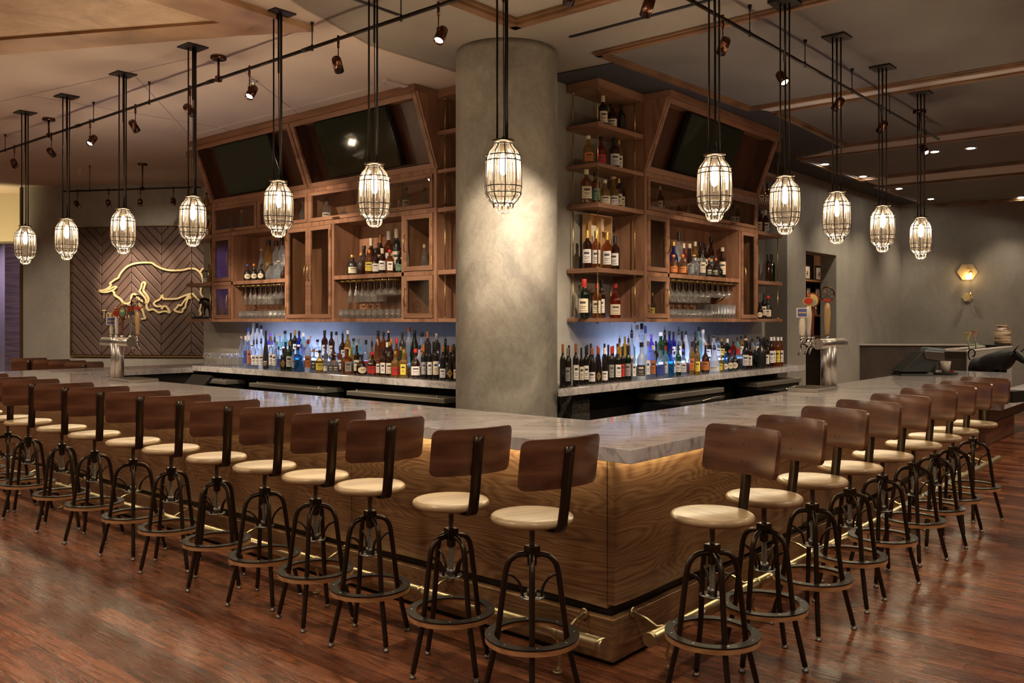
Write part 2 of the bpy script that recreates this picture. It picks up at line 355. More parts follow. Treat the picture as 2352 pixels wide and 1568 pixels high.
M['steel'] = pbr('brushed_steel', (0.62,0.59,0.54), 0.33, 1.0)
M['satin'] = pbr('satin_steel_top', (0.40,0.375,0.32), 0.36, 0.65)
M['dsteel'] = pbr('dark_brushed_steel', (0.20,0.185,0.16), 0.38, 0.9)
M['chrome'] = pbr('chrome', (0.8,0.78,0.75), 0.1, 1.0)
M['copper'] = pbr('dark_copper', (0.13,0.06,0.035), 0.25, 1.0)
M['black'] = pbr('black_plastic', (0.012,0.011,0.010), 0.45)
M['blackgloss'] = pbr('black_gloss', (0.008,0.008,0.008), 0.12)
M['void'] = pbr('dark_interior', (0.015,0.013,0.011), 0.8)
M['screen'] = pbr('tv_screen', (0.026,0.030,0.019), 0.05, 0.0, 0.6)  # greenish room reflection put into the base colour
M['granite'] = plaster('speckled_granite', (0.008,0.008,0.008), (0.05,0.047,0.04), (0.14,0.13,0.11), scale=60, rough=0.35, bump=0)
M['leather'] = pbr('brown_leather', (0.10,0.062,0.048), 0.45)
M['cream'] = pbr('cream_label', (0.72,0.62,0.46), 0.6)
M['white'] = pbr('white_label', (0.75,0.72,0.68), 0.55)
M['ink'] = pbr('printed_ink', (0.05,0.04,0.04), 0.6)
M['gold'] = pbr('gold_foil', (0.62,0.42,0.12), 0.35, 0.8)
M['orange'] = pbr('orange_foil', (0.62,0.20,0.05), 0.4, 0.2)
M['coppercap'] = pbr('copper_foil', (0.52,0.19,0.07), 0.35, 0.6)
M['red'] = pbr('red_foil', (0.50,0.03,0.025), 0.35)
M['bluecap'] = pbr('blue_foil', (0.05,0.09,0.45), 0.35)
M['purple'] = pbr('violet_foil', (0.22,0.10,0.55), 0.4)
M['greylabel'] = pbr('grey_label', (0.28,0.26,0.25), 0.5)
M['blacklabel'] = pbr('black_label', (0.03,0.028,0.026), 0.5)
M['yellow'] = pbr('yellow_label', (0.75,0.60,0.08), 0.5)
M['cork'] = pbr('cork', (0.50,0.33,0.18), 0.8)
M['silver'] = pbr('silver_foil', (0.55,0.53,0.5), 0.3, 0.8)
M['g_clear'] = glassy('clear_glass', (0.95,0.96,0.96), 0.02, thin=True)
M['g_shade'] = glassy('ribbed_lamp_glass', (0.90,0.85,0.79), 0.0, 0.03, 0.014, (0.9,0.78,0.62), fm=1.0)
M['g_drink'] = glassy('drinking_glass', (0.86,0.87,0.86), 0.10, 0.05, 0.08, (1,1,0.97), fm=4.0, thin=True)
M['g_pane'] = glassy('cabinet_pane', (0.92,0.91,0.87), 0.05, 0.01, thin=True)
M['b_clear'] = glassy('clear_bottle', (0.78,0.84,0.88), 0.06, 0.05, 0.16, (0.75,0.82,0.92))
M['b_frost'] = glassy('frosted_bottle', (0.8,0.88,0.95), 0.05, 0.25, 0.75, (0.80,0.88,0.97))
M['b_amber'] = glassy('amber_whisky', (0.55,0.20,0.035), 0.05, 0.05, 0.22, (0.55,0.19,0.035))
M['b_brown'] = glassy('dark_amber', (0.20,0.06,0.02), 0.05, 0.05, 0.22, (0.16,0.05,0.02))
M['b_gold'] = glassy('golden_liquor', (0.75,0.50,0.12), 0.05, 0.05, 0.25, (0.72,0.48,0.14))
M['b_green'] = glassy('green_bottle', (0.05,0.30,0.10), 0.06, 0.05, 0.22, (0.03,0.22,0.07))
M['b_dgreen'] = glassy('dark_green_bottle', (0.03,0.08,0.04), 0.06, 0.05, 0.3, (0.015,0.05,0.025))
M['b_blue'] = glassy('blue_bottle', (0.10,0.45,0.75), 0.06, 0.05, 0.28, (0.06,0.38,0.68))
M['b_dblue'] = glassy('cobalt_bottle', (0.06,0.06,0.55), 0.06, 0.05, 0.28, (0.05,0.06,0.42))
M['b_teal'] = glassy('pale_teal_bottle', (0.45,0.75,0.75), 0.06, 0.08, 0.35, (0.40,0.68,0.70))
M['b_wine'] = pbr('black_wine_glass', (0.010,0.008,0.007), 0.06, 0, 0.8)
M['b_red'] = glassy('red_liquor', (0.60,0.06,0.02), 0.05, 0.05, 0.25, (0.55,0.05,0.02))
M['b_black'] = pbr('black_bottle', (0.02,0.017,0.016), 0.25)
M['b_violet'] = glassy('violet_bottle', (0.35,0.2,0.75), 0.06, 0.05, 0.3, (0.28,0.18,0.7))
M['bulb'] = emit('lamp_filament_bulb', (1.0, 0.82, 0.56), 28)
M['led_warm'] = emit('warm_led_strip', (1.0, 0.77, 0.45), 14)
M['led_blue'] = emit('cool_led', (0.45, 0.62, 1.0), 10)
M['spotface'] = emit('spot_lamp_face', (1.0, 0.85, 0.62), 30)
M['downface'] = emit('downlight_face', (1.0, 0.9, 0.75), 60)
# ================================================================== the setting
H = 3.72
mb = MB(); mb.box(-9, 20, -9, 16, -0.12, 0); tag(mb.build('floor', M['floor']), 'red brown stained oak plank floor', kind='structure')
mb = MB(); mb.box(-9, 20, -9, 16, H, H + 0.12); tag(mb.build('ceiling', M['ceil']), 'grey brown painted ceiling over the bar', kind='structure')
mb = MB(); mb.prism([(3.6,2.88),(0.97,2.88),(0.2,2.62),(-1.5,1.9),(-9,1.2),(-9,16),(3.6,16)][::-1], H - 0.012, H - 0.0005)
tag(mb.build('ceiling', M['ceil_light']), 'beige painted ceiling over the left side', kind='structure')
mb = MB(); mb.prism([(2.56,1.70),(4.62,1.60),(4.70,1.45),(7.2,1.52),(7.5,2.28),(13.2,2.28),(13.2,2.72),(6.6,2.72),(6.6,2.5),(2.5,2.42)], H - 0.012, H - 0.0005)
tag(mb.build('ceiling', M['ceil_dark']), 'dark painted ceiling border above the right cabinets', kind='structure')
mb = MB(); mb.prism([(2.30,-7),(20,-7),(20,1.4),(13.2,2.2),(7.66,2.2),(7.2,1.46),(4.66,1.53),(2.30,1.63)], H - 0.006, H - 0.0004)
tag(mb.build('ceiling', plaster('ceiling_paint_cool_grey', (0.150,0.135,0.118), (0.165,0.149,0.13), (0.18,0.162,0.142), scale=0.5, rough=0.85, bump=0.03)), 'cool dark grey ceiling field right of the column', kind='structure')
def frame2(p, q):                      # vertical plane through two floor points, local x along, y out of the wall
    d = Vector((q[0]-p[0], q[1]-p[1], 0)); L = d.length; d.normalize()
    n = Vector((d.y, -d.x, 0))
    return Vector((p[0], p[1], 0)), d, n, L
# left far wall with the sign
_a = pz(53, 427, H); _b = pz(456, 417, H)
W0, WD, WN, WL = frame2(_a, _b)
def onW(px, py, off=0.0):
    r = Vector(ray(px, py)); o = Vector((CAMX, CAMY, EYE)); p0 = W0 + WN * off
    t = (p0 - o).dot(WN) / r.dot(WN); q = o + r * t
    return ((q - W0).dot(WD), q.z)
def mW(u, w, z): q = W0 + WD * u + WN * w; return (q.x, q.y, z)
mb = MB(mW); mb.box(0, 6.5, -0.15, 0, 0, H); tag(mb.build('wall_left', M['plaster']), kind='structure')
mb = MB(mW); mb.box(-0.05, -0.005, -0.17, 0.012, 0, H - 0.02); tag(mb.build('trim_1', pbr('dark_brass_edge', (0.16,0.11,0.04), 0.4, 0.8)), kind='structure')
# room beyond, at the left edge
mb = MB(mW); mb.box(-5, -0.06, -4.2, -4.05, 0, H); M['plum'] = wood('plum_plank_wall', (0.11,0.07,0.08), (0.19,0.13,0.135), (0.27,0.19,0.18), scale=(0.5,0.5,7), rough=0.5)
tag(mb.build('wall_far', M['plum']), kind='structure')
mb = MB(mW); mb.box(-5, -0.06, -1.0, -0.6, 2.92, H); tag(mb.build('trim_2', pbr('fascia_paint', (0.50,0.43,0.30), 0.8)), 'beige ceiling fascia of the next room', kind='structure')
lamp('SPOT', 'cove_light', mW(-0.8, 0.9, 2.2), 90, (1.0,0.78,0.42), aim=mW(-0.8, -0.6, 3.4), size=0.2, cone=80)
lamp('AREA', 'violet_room_light', mW(-1.6, -2.4, 3.0), 22, (0.72,0.55,1.0), aim=mW(-1.2, -4.0, 1.4), size=1.0)
# walls behind the cabinets
mb = MB(); mb.box(2.54, 2.74, 2.62, 8.0, 0, H); tag(mb.build('wall_back', M['plaster']), 'grey plaster wall behind the left cabinets', kind='structure')
mb = MB(); mb.box(2.54, 6.9, 2.40, 2.60, 0, H); tag(mb.build('wall_back', M['plaster']), 'grey plaster wall behind the right cabinets', kind='structure')
mb = MB(); mb.box(6.9, 8.27, 2.70, 2.90, 0, H); tag(mb.build('wall_back', M['darkpaint']), 'dark painted recess right of the cabinets', kind='structure')
DX0, DX1, DZ = 8.92, 10.11, 2.62
_c = pz(2080, 470, H)
XC = _c[0]
mb = MB(); mb.box(8.27, DX0, 2.70, 2.95, 0, H); mb.box(DX1, XC + 0.3, 2.70, 2.95, 0, H); mb.box(DX0, DX1, 2.70, 2.95, DZ, H)
tag(mb.build('wall_right', M['plaster']), 'grey plaster wall with a doorway', kind='structure')
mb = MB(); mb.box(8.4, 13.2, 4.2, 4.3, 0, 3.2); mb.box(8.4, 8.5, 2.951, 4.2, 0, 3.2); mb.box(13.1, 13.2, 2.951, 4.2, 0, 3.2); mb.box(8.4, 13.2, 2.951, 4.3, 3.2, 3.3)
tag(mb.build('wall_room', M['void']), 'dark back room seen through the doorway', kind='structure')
_p = (XC, 2.70); _q = pz(2352, 462, H)
V0, VD, VN, VL = frame2(_p, _q)
def mV(u, w, z): q = V0 + VD * u + VN * w; return (q.x, q.y, z)
def onV(px, py, off=0.0):
    r = Vector(ray(px, py)); o = Vector((CAMX, CAMY, EYE)); p0 = V0 + VN * off
    t = (p0 - o).dot(VN) / r.dot(VN); q = o + r * t
    return ((q - V0).dot(VD), q.z)
mb = MB(mV); mb.box(-0.1, 9, -0.2, 0, 0, H); tag(mb.build('wall_far', M['plaster']), 'grey plaster wall with the brass sconce', kind='structure')
mb = MB(); mb.box(-7.2, -7.0, -7.2, 16, 0, H); tag(mb.build('wall_lounge', M['plaster']), 'plaster wall of the lounge', kind='structure')
mb = MB(); mb.box(-7.0, 3.0, 16, 16.2, 0, H); tag(mb.build('wall_lounge', M['plaster']), 'violet lit wall of the lounge', kind='structure')
lamp('SPOT', 'violet_wall_wash', (-2.5, 13.2, 3.4), 160, (0.42,0.25,1.0), aim=(-3.3, 16, 2.6), size=0.1, cone=30)
for _y in (6.5, 9.5, 12.5): lamp('SPOT', 'wall_fill', (-5.6, _y, 3.6), 90, (1.0,0.74,0.46), aim=(-7, _y, 1.9), size=0.05, cone=60)  # spots added to light this wall for the pane reflections
mb = MB(); mb.box(-7.0, 20, -7.2, -7.0, 0, H); tag(mb.build('wall_lounge', M['walnut']), 'timber wall of the lounge', kind='structure')
# column
CC = pd(1163.5, HY, 6.9); CR = 0.40
mb = MB(); mb.lathe([(CR,0),(CR,1),(CR,2),(CR,3),(CR,H-0.05),(CR*0.985,H-0.0)], 96, (CC[0],CC[1],0)); tag(mb.build('column', M['column']), 'round grey concrete column between the two back bars', 'column')

# ceiling panels, moldings, slots
mb = MB(); mb.prism([pz(*p, H-0.02)[:2] for p in ((-900,-60),(-900,165),(0,88),(505,48),(350,0),(200,-60))], H - 0.035, H - 0.013)
tag(mb.build('ceiling', M['travertine']), 'tan travertine ceiling panel', kind='structure')
mb = MB()
mb.prism([pz(*p, H-0.04)[:2] for p in ((-900,165),(-900,245),(0,122),(545,78),(720,68),(505,48),(0,88))], H - 0.055, H - 0.013)
mb.prism([pz(*p, H-0.04)[:2] for p in ((505,48),(720,68),(490,-10),(330,-50),(200,-50),(350,0))], H - 0.055, H - 0.013)
tag(mb.build('trim_3', M['veinwood']), 'brown veined border of the travertine ceiling panel', kind='structure')
tn = [3]
def molding(p, q, wd=0.055, dp=0.035, mat='trimwood', lab=None):
    tn[0] += 1; o, d, n, L = frame2(p, q)
    mb = MB(lambda u, w, z: tuple(o + d * u + n * w + Vector((0,0,z))))
    mb.box(-wd/2, L + wd/2, -wd/2, wd/2, H - dp, H - 0.0005)
    mb.box(-wd/2, L + wd/2, -wd/2 - 0.02, -wd/2, H - dp*0.55, H - 0.0005)
    mb.box(-wd/2, L + wd/2, wd/2, wd/2 + 0.02, H - dp*0.55, H - 0.0005)
    return tag(mb.build('trim_%d' % tn[0], M[mat], bevel=0.004), lab, kind='structure')
molding((2.27,1.66), (4.66,1.56)); molding((2.27,1.66), (2.29,-4))
molding((4.69,1.56), (4.78,-4)); molding((4.98,1.42), (5.0,-4)); molding((4.98,1.42), (7.15,1.50)); 
molding((7.15,1.50), (7.2,-4)); molding((7.62,2.26), (7.65,-4)); molding((7.62,2.26), (10.0,2.24))
molding((9.75,2.2), (9.6,-4), dp=0.05); molding((10.6,2.2), (10.75,-4), dp=0.05); molding((10.6,2.3), (13.2,2.3)); molding((13.6,2.2), (13.75,-4), wd=0.08, dp=0.06)
molding((1.30,1.70), (-3,1.72), 0.07, 0.05); molding((1.30,1.70), (1.32,-4), 0.07, 0.05)
for p, q in (((4.75,1.5),(4.9,-4)), ((7.24,1.6),(7.56,-4))):
    pass
M['plasterstrip'] = pbr('pale_ceiling_strip', (0.55,0.50,0.44), 0.8)
mb = MB(); mb.prism([(4.74,1.50),(4.93,1.44),(4.95,-4),(4.83,-4)][::-1], H-0.018, H-0.0065); mb.prism([(7.22,1.5),(7.57,2.2),(7.6,-4),(7.25,-4)][::-1], H-0.018, H-0.0065); mb.prism([(9.8,2.2),(10.56,2.2),(10.7,-4),(9.66,-4)][::-1], H-0.018, H-0.0065)
tag(mb.build('ceiling', M['plasterstrip']), 'pale plaster strips between pairs of ceiling moldings', kind='structure')
mb = MB(); mb.box(1.80, 1.83, -3.0, 1.61, H-0.008, H-0.0005); tag(mb.build('air_slot', M['black']), 'long black air slot in the ceiling right of the column', 'vent')
_s = pz(915, 33, H)
mb = MB(); mb.box(_s[0]-2.6, _s[0], _s[1]-0.015, _s[1]+0.015, H-0.006, H-0.0005); tag(mb.build('air_slot', M['black']), 'black air slot in the ceiling left of the column', 'vent')
_p0 = pz(450, 322, H-0.02); _p1 = pz(925, 185, H-0.02)
mb = MB(); mb.box(_p1[0]-0.03, _p1[0]-0.005, _p1[1]+0.2, _p0[1], H-0.022, H-0.0125)
_q1 = pz(400, 205, H); _q2 = pz(940,180,H)
tag(mb.build('trim_30', pbr('white_bead', (0.62,0.55,0.48), 0.6)), 'thin pale bead along the ceiling above the left cabinets', kind='structure')
_v = pz(922, 190, H)
mb = MB(); mb.box(_v[0]-0.20, _v[0]+0.12, _v[1]-0.035, _v[1]+0.035, H-0.03, H-0.0125); tag(mb.build('ceiling_vent', pbr('vent_white', (0.6,0.54,0.47), 0.6)), 'small pale vent strip in the ceiling above the left televisions', 'vent')
mb = MB()
for a, b in (((0,230),(440,130)), ((60,215),(560,300)), ((300,160),(470,345)), ((560,160),(700,270))):
    o_, d_, n_, L_ = frame2(pz(*a,H), pz(*b,H)); 
    mb.m = lambda u, w, z: tuple(o_ + d_ * u + n_ * w + Vector((0,0,z)))
    mb.box(0, L_, -0.004, 0.004, H-0.0135, H-0.0118)
tag(mb.build('trim_31', pbr('joint_line', (0.33,0.28,0.23), 0.8)), 'fine panel joints in the beige ceiling', kind='structure')
def ceil_poly(pxs, name, mat, lab, cat, z=H-0.02):
    pass
# downlights, sprinklers, smoke detector
for i, p in enumerate(((1895,376),(1982,404),(2013,416),(2035,422),(2065,432),(2138,456),(2147,347),(2230,339),(2242,394),(2259,401),(2311,387),(2345,452))):
    x, y, _ = pz(*p, H)
    e = empty('downlight', (x, y, H), 0, 'recessed downlight in the right ceiling, %s from the left' % ORD[i+1], 'downlight', 'recessed downlights in the right ceiling')
    mb = MB(); mb.ring(0.045, 0.07, -0.010, -0.0005, 24); mb.build('trim_ring', M['steel'], e)
    mb = MB(); mb.lathe([(0.0,-0.012),(0.044,-0.012),(0.044,-0.002),(0.0,-0.002)], 20); mb.build('lens', M['downface'], e)
    lamp('SPOT', 'downlight_beam', (0,0,-0.03), 42, (1.0,0.82,0.6), size=0.04, cone=95, blend=0.8, parent=e)
    e.children[-1].rotation_euler = (0,0,0)
for p, lb in (((583,182),'near the track above the left televisions'), ((182,385),'in the ceiling before the sign wall')):
    x, y, _ = pz(*p, H)
    e = empty('sprinkler', (x, y, H), 0, 'small chrome fire sprinkler ' + lb, 'sprinkler')
    mb = MB(); mb.lathe([(0.0,-0.014),(0.04,-0.014),(0.028,-0.022),(0.012,-0.026),(0.010,-0.06),(0,-0.06)], 16); mb.build('escutcheon', M['chrome'], e)
    mb = MB(); mb.tube([(0.012,0,-0.058),(0.018,0,-0.075),(0,0,-0.09)], 0.003, 6); mb.tube([(-0.012,0,-0.058),(-0.018,0,-0.075),(0,0,-0.09)], 0.003, 6); mb.lathe([(0.0,-0.092),(0.02,-0.094),(0.0,-0.096)], 12); mb.build('deflector', M['chrome'], e)

# ================================================================== the bar
def wavy_panel(mp, u0, u1, z0, z1, d0, d1, amp, ph):
    mb = MB(mp); n = max(8, int((u1-u0)/0.06)); zs = [z0 + amp * (math.sin(ph + 1.9*(u0+(u1-u0)*i/n)) + 0.5*math.sin(5.3*(u0+(u1-u0)*i/n)+ph*2)) for i in range(n+1)]
    for side in (0,1):
        pass
    rows = []
    for d in (d0, d1):
        for top in (0, 1): rows.append([mb.P((u0+(u1-u0)*i/n, d, z1 if top else zs[i])) for i in range(n+1)])
    a, b, c, d = rows
    for i in range(n):
        mb.F((a[i],a[i+1],b[i+1],b[i])); mb.F((c[i],d[i],d[i+1],c[i+1])); mb.F((b[i],b[i+1],d[i+1],d[i])); mb.F((a[i],c[i],c[i+1],a[i+1]))
    mb.F((a[0],b[0],d[0],c[0])); mb.F((a[n],c[n],d[n],b[n])); return mb
mLb = lambda u, d, z: (d, u, z)           # left bar face, u runs away to the left
mRb = lambda u, d, z: (u, d, z)           # right bar face, u runs away to the right
BE = 6.9
bl = empty('bar_counter', (0,0,0), 0, 'long walnut bar front with black kick line, left side of the corner', 'bar')
seams = [0.040, 1.914, 3.883, 5.9, 7.94]
for i in range(4):
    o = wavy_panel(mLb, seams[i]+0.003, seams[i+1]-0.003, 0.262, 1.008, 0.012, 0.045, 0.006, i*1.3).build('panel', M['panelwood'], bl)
MB(mLb).box(0.047, 7.94, 0.051, 0.075, 0.2, 1.0).build('backing', M['blacksteel'], bl)
MB(mLb).box(0.0, 7.94, 0.0, 0.049, 0.0215, 0.218).build('base_board', M['walnut'], bl, bevel=0.003)
MB(mLb).box(0.03, 7.94, 0.03, 0.07, 0.0, 0.02).build('toe_kick', M['black'], bl)
br = empty('bar_counter', (0,0,0), 0, 'long walnut bar front with black kick line, right side of the corner', 'bar')
seams = [0.011, 2.2, 4.27, BE]
for i in range(3):
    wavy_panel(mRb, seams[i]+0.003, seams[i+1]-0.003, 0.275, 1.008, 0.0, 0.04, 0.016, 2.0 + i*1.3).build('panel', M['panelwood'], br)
MB(mRb).box(0.081, BE, 0.05, 0.07, 0.2, 1.0).build('backing', M['blacksteel'], br)
MB(mRb).box(0.0505, BE, 0.0, 0.045, 0.0215, 0.218).build('base_board', M['walnut'], br, bevel=0.003)
MB(mRb).box(0.081, BE, 0.03, 0.07, 0.0, 0.02).build('toe_kick', M['black'], br)
mb = MB(); mb.box(0.08, 0.42, 0.08, 7.9, 0.0, 1.0); mb.box(0.42, BE-0.02, 0.08, 0.42, 0, 1.0); mb.box(0.42, 2.5, 7.25, 7.9, 0, 1.0)
tag(mb.build('bar_carcass', M['void']), 'dark bar carcass under the marble top, seen from inside the bar', 'cabinet')
# marble tops
mb = MB(); mb.prism([(-0.284,-0.284),(BE+0.06,-0.284),(BE+0.06,0.493),(0.493,0.493),(0.493,7.2),(2.53,7.2),(2.53,7.98),(-0.284,7.98)], 1.009, 1.07)
tag(mb.build('countertop', M['marble'], bevel=0.003), 'polished grey veined marble bar top wrapping the whole bar', 'countertop')
mb = MB(); mb.box(1.93, 2.535, 2.66, 7.19, 1.03, 1.09); tag(mb.build('back_countertop', M['marble'], bevel=0.003), 'marble back counter under the left cabinets', 'countertop')
mb = MB(); mb.prism([(1.93,1.79),(6.66,1.79),(6.70,1.83),(6.70,2.395),(2.3,2.395),(2.3,1.86),(1.93,1.812)], 1.03, 1.09); tag(mb.build('back_countertop', M['marble'], bevel=0.003), 'marble back counter under the right cabinets', 'countertop')
mb = MB(); mb.box(2.16, 2.5, 2.7, 7.15, 0, 1.029); tag(mb.build('back_bar_base', M['void']), 'black base cabinet of the left back bar', 'cabinet')
mb = MB(); mb.box(2.45, 6.64, 2.12, 2.38, 0, 1.029); tag(mb.build('back_bar_base', M['void']), 'black base cabinet of the right back bar', 'cabinet')
_g = pY(1350, 900, 1.92)[0]
mb = MB(); mb.box(2.235, _g, 1.90, 2.1, 0, 1.029); tag(mb.build('side_panel', M['granite']), 'black speckled support panel beside the column', 'panel')
# led strips under the bar top
for mp, L, lb in ((mLb, 7.9, 'left'), (mRb, BE, 'right')):
    e = MB(mp).box(0.03, L-0.03, -0.045, -0.030, 0.996, 1.0085).build('led_strip', pbr('led_channel', (0.5,0.5,0.48), 0.5))
    tag(e, 'thin warm light strip under the bar top overhang on the %s side' % lb, 'light')
    MB(mp).box(0.04, L-0.04, -0.043, -0.032, 0.9945, 0.9959).build('diffuser', M['led_warm'], e)
    c = (-0.0375, L/2, 0.985) if lb == 'left' else (L/2, -0.0375, 0.985)
    a = (0.03, L/2, 0.6) if lb == 'left' else (L/2, 0.03, 0.6)
    l = lamp('AREA', 'strip_light', c, 10, (1.0,0.92,0.64), size=0.02, size_y=L-0.1, parent=e)
    l.rotation_euler = (0, -0.25, 0) if lb == 'left' else (-0.25, 0, -PI/2)
    if lb == 'right': l.rotation_euler = (0.25, 0, 0); l.data.size = L-0.1; l.data.size_y = 0.02
# foot rails
def foot_rail(mp, u0, u1, lab, posts):
    e = empty('foot_rail', (0,0,0), 0, lab, 'foot rail')
    D, Z, R = -0.21, 0.185, 0.030
    MB(mp).cyl((u0, D, Z), (u1, D, Z), R, 20).build('rail', M['railbrass'], e)
    mb = MB(mp); mb.cyl((u0-0.006, D, Z), (u0+0.02, D, Z), R+0.0025, 20); mb.build('end_cap', M['railbrass'], e)
    for u in posts:
        mb = MB(mp); mb.cyl((u-0.012, D, Z), (u+0.012, D, Z), R+0.004, 20); mb.build('collar', M['railbrass'], e)
        mb = MB(mp)
        mb.tube([(u, D+0.02, Z+0.01), (u, D+0.07, Z-0.005), (u, D+0.13, Z+0.02), (u, -0.012, Z+0.035)], 0.007, 8)
        mb.tube([(u, -0.012, Z+0.035), (u, -0.001, Z+0.035)], 0.024, 14)
        mb.tube([(u, D-0.005, Z-0.02), (u, D+0.005, Z-0.07), (u, D+0.02, 0.06), (u, D-0.005, 0.012)], 0.007, 8)
        mb.tube([(u, D+0.02, Z-0.02), (u, D+0.012, Z-0.05), (u, D+0.006, Z-0.075)], 0.005, 8)
        mb.tube([(u, D-0.005, 0.012), (u, D-0.005, 0.0005)], 0.022, 14)
        mb.build('bracket', M['railbrass'], e)
foot_rail(mLb, -0.09, 7.7, 'brass foot rail along the left bar front', [0.16 + 0.9*k for k in range(9)])
foot_rail(mRb, -0.02, BE-0.1, 'brass foot rail along the right bar front', [0.16 + 0.9*k for k in range(8)])

# far low counter at the right end
fc = empty('service_counter', (0,0,0), 0, 'low grey counter with pale top and wood base beyond the right end of the bar', 'counter')
MB().box(8.455, 12.0, 0.10, 0.50, 0.53, 0.64).build('top', M['marble'], fc, bevel=0.004)
MB().box(9.16, 11.9, 0.44, 0.49, 0.25, 0.53).build('body', pbr('grey_green_paint', (0.18,0.165,0.125), 0.6), fc)
MB().box(9.16, 10.86, 0.42, 0.495, 0.0, 0.26).build('base', M['cabh'], fc, bevel=0.004)
# partition behind the right bar end, and host stand
_a = pd(1935, 790, 14.3); _b = pd(2250, 797, 14.1)
zt = _a[2]
K0, KD, KN, KL = frame2(_a, _b)
mK = lambda u, w, z: tuple(K0 + KD*u + KN*w + Vector((0,0,z)))
pt = empty('partition', (0,0,0), 0, 'low dark brown partition with a pale cap behind the right taps', 'partition')
MB(mK).box(-0.6, KL, -0.12, 0, 0, zt-0.02).build('panel', plaster('brown_panel', (0.035,0.024,0.018), (0.055,0.038,0.028), (0.08,0.056,0.042), 2.0, 0.5), pt)
MB(mK).box(-0.6, KL, -0.14, 0.02, zt-0.02, zt).build('cap', pbr('pale_cap', (0.42,0.36,0.30), 0.4), pt)
hx, hy, hz = pz(2218, 806, 1.23); hx1 = pY(2322, 794, hy)[0]; hy1 = hy + 0.32
hs = empty('host_stand', (0,0,0), 0, 'dark box stand with pale rimmed planter top behind the black bull', 'stand')
mb = MB(); mb.box(hx, hx1, hy, hy1, 0, hz-0.35); mb.box(hx, hx+0.03, hy, hy1, hz-0.35, hz-0.01); mb.box(hx1-0.03, hx1, hy, hy1, hz-0.35, hz-0.01)
mb.box(hx+0.03, hx1-0.03, hy1-0.03, hy1, hz-0.35, hz-0.01)
mb.build('body', pbr('stand_brown', (0.05,0.032,0.025), 0.5), hs)
MB().box(hx+0.01, hx1, hy-0.012, hy-0.001, 0, hz-0.01).build('front_panel', pbr('stand_grey', (0.26,0.24,0.2), 0.6), hs)
mb = MB(); mb.box(hx-0.015, hx1+0.015, hy-0.02, hy+0.015, hz-0.01, hz+0.012); mb.box(hx-0.015, hx1+0.015, hy1-0.015, hy1+0.02, hz-0.01, hz+0.012); mb.box(hx-0.015, hx+0.02, hy+0.015, hy1-0.015, hz-0.01, hz+0.012); mb.box(hx1-0.02, hx1+0.015, hy+0.015, hy1-0.015, hz-0.01, hz+0.012)
mb.build('rim', pbr('pale_rim', (0.55,0.5,0.44), 0.4), hs)
MB().box(hx+0.03, hx1-0.03, hy+0.015, hy1-0.03, hz-0.06, hz-0.04).build('soil', M['void'], hs)
# ================================================================== wall cabinets
M['cabshade'] = wood('shaded_recess_wood', (0.045,0.016,0.009), (0.075,0.028,0.015), (0.11,0.045,0.025), scale=(5,5,0.8), rough=0.35, rings=1.5, contrast=0.7)  # darker cabinet wood, shade of the TV recesses put into the colour
# local: u along the wall (away from the column), d depth from the cabinet face into the wall (0..0.34), z up
mL = lambda u, d, z: (2.19 + d, u, z)
mR = lambda u, d, z: (u, 2.05 + d, z)
ZB0, ZB1, ZS0, ZS1, ZM0, ZM1, ZR0, ZR1, ZT0, ZT1 = 1.60, 1.635, 2.03, 2.07, 2.60, 2.645, 2.955, 3.0, 3.64, 3.705
DEP = 0.335
def door(mp, par, u0, u1, z0, z1, handle=None, hinge=None, flap=False, fr=0.042):
    dr = MB(mp)
    t0, t1 = -0.012, 0.012
    dr.box(u0, u0+fr, t0, t1, z0, z1); dr.box(u1-fr, u1, t0, t1, z0, z1)
    dr.box(u0+fr, u1-fr, t0, t1, z0, z0+fr); dr.box(u0+fr, u1-fr, t0, t1, z1-fr, z1)
    o = dr.build('door', M['cabh'], par, bevel=0.002)
    MB(mp).box(u0+fr-0.003, u1-fr+0.003, -0.001, 0.003, z0+fr-0.003, z1-fr+0.003).build('glass_pane', M['g_pane'], o)
    if handle is not None:
        for hu in (handle if isinstance(handle, (list, tuple)) else [handle]):
            h = MB(mp)
            if flap: h.box(hu-0.05, hu+0.05, -0.034, -0.012, z0+0.012, z0+0.016); h.box(hu-0.05, hu+0.05, -0.034, -0.031, z0+0.006, z0+0.016)
            else:
                zc = (z0+z1)/2 if (z1-z0) < 0.6 else (z0+z1)/2
                h.tube([(hu, -0.012, zc-0.08), (hu, -0.035, zc-0.072), (hu, -0.042, zc), (hu, -0.035, zc+0.072), (hu, -0.012, zc+0.08)], 0.005, 8)
            h.build('handle', M['brass'], o)
    if hinge is not None:
        for zz in ((z0+0.09, z1-0.09) if not flap else ()):
            MB(mp).box(hinge-0.006, hinge+0.006, -0.018, -0.012, zz-0.035, zz+0.035).build('hinge', M['brass'], o)
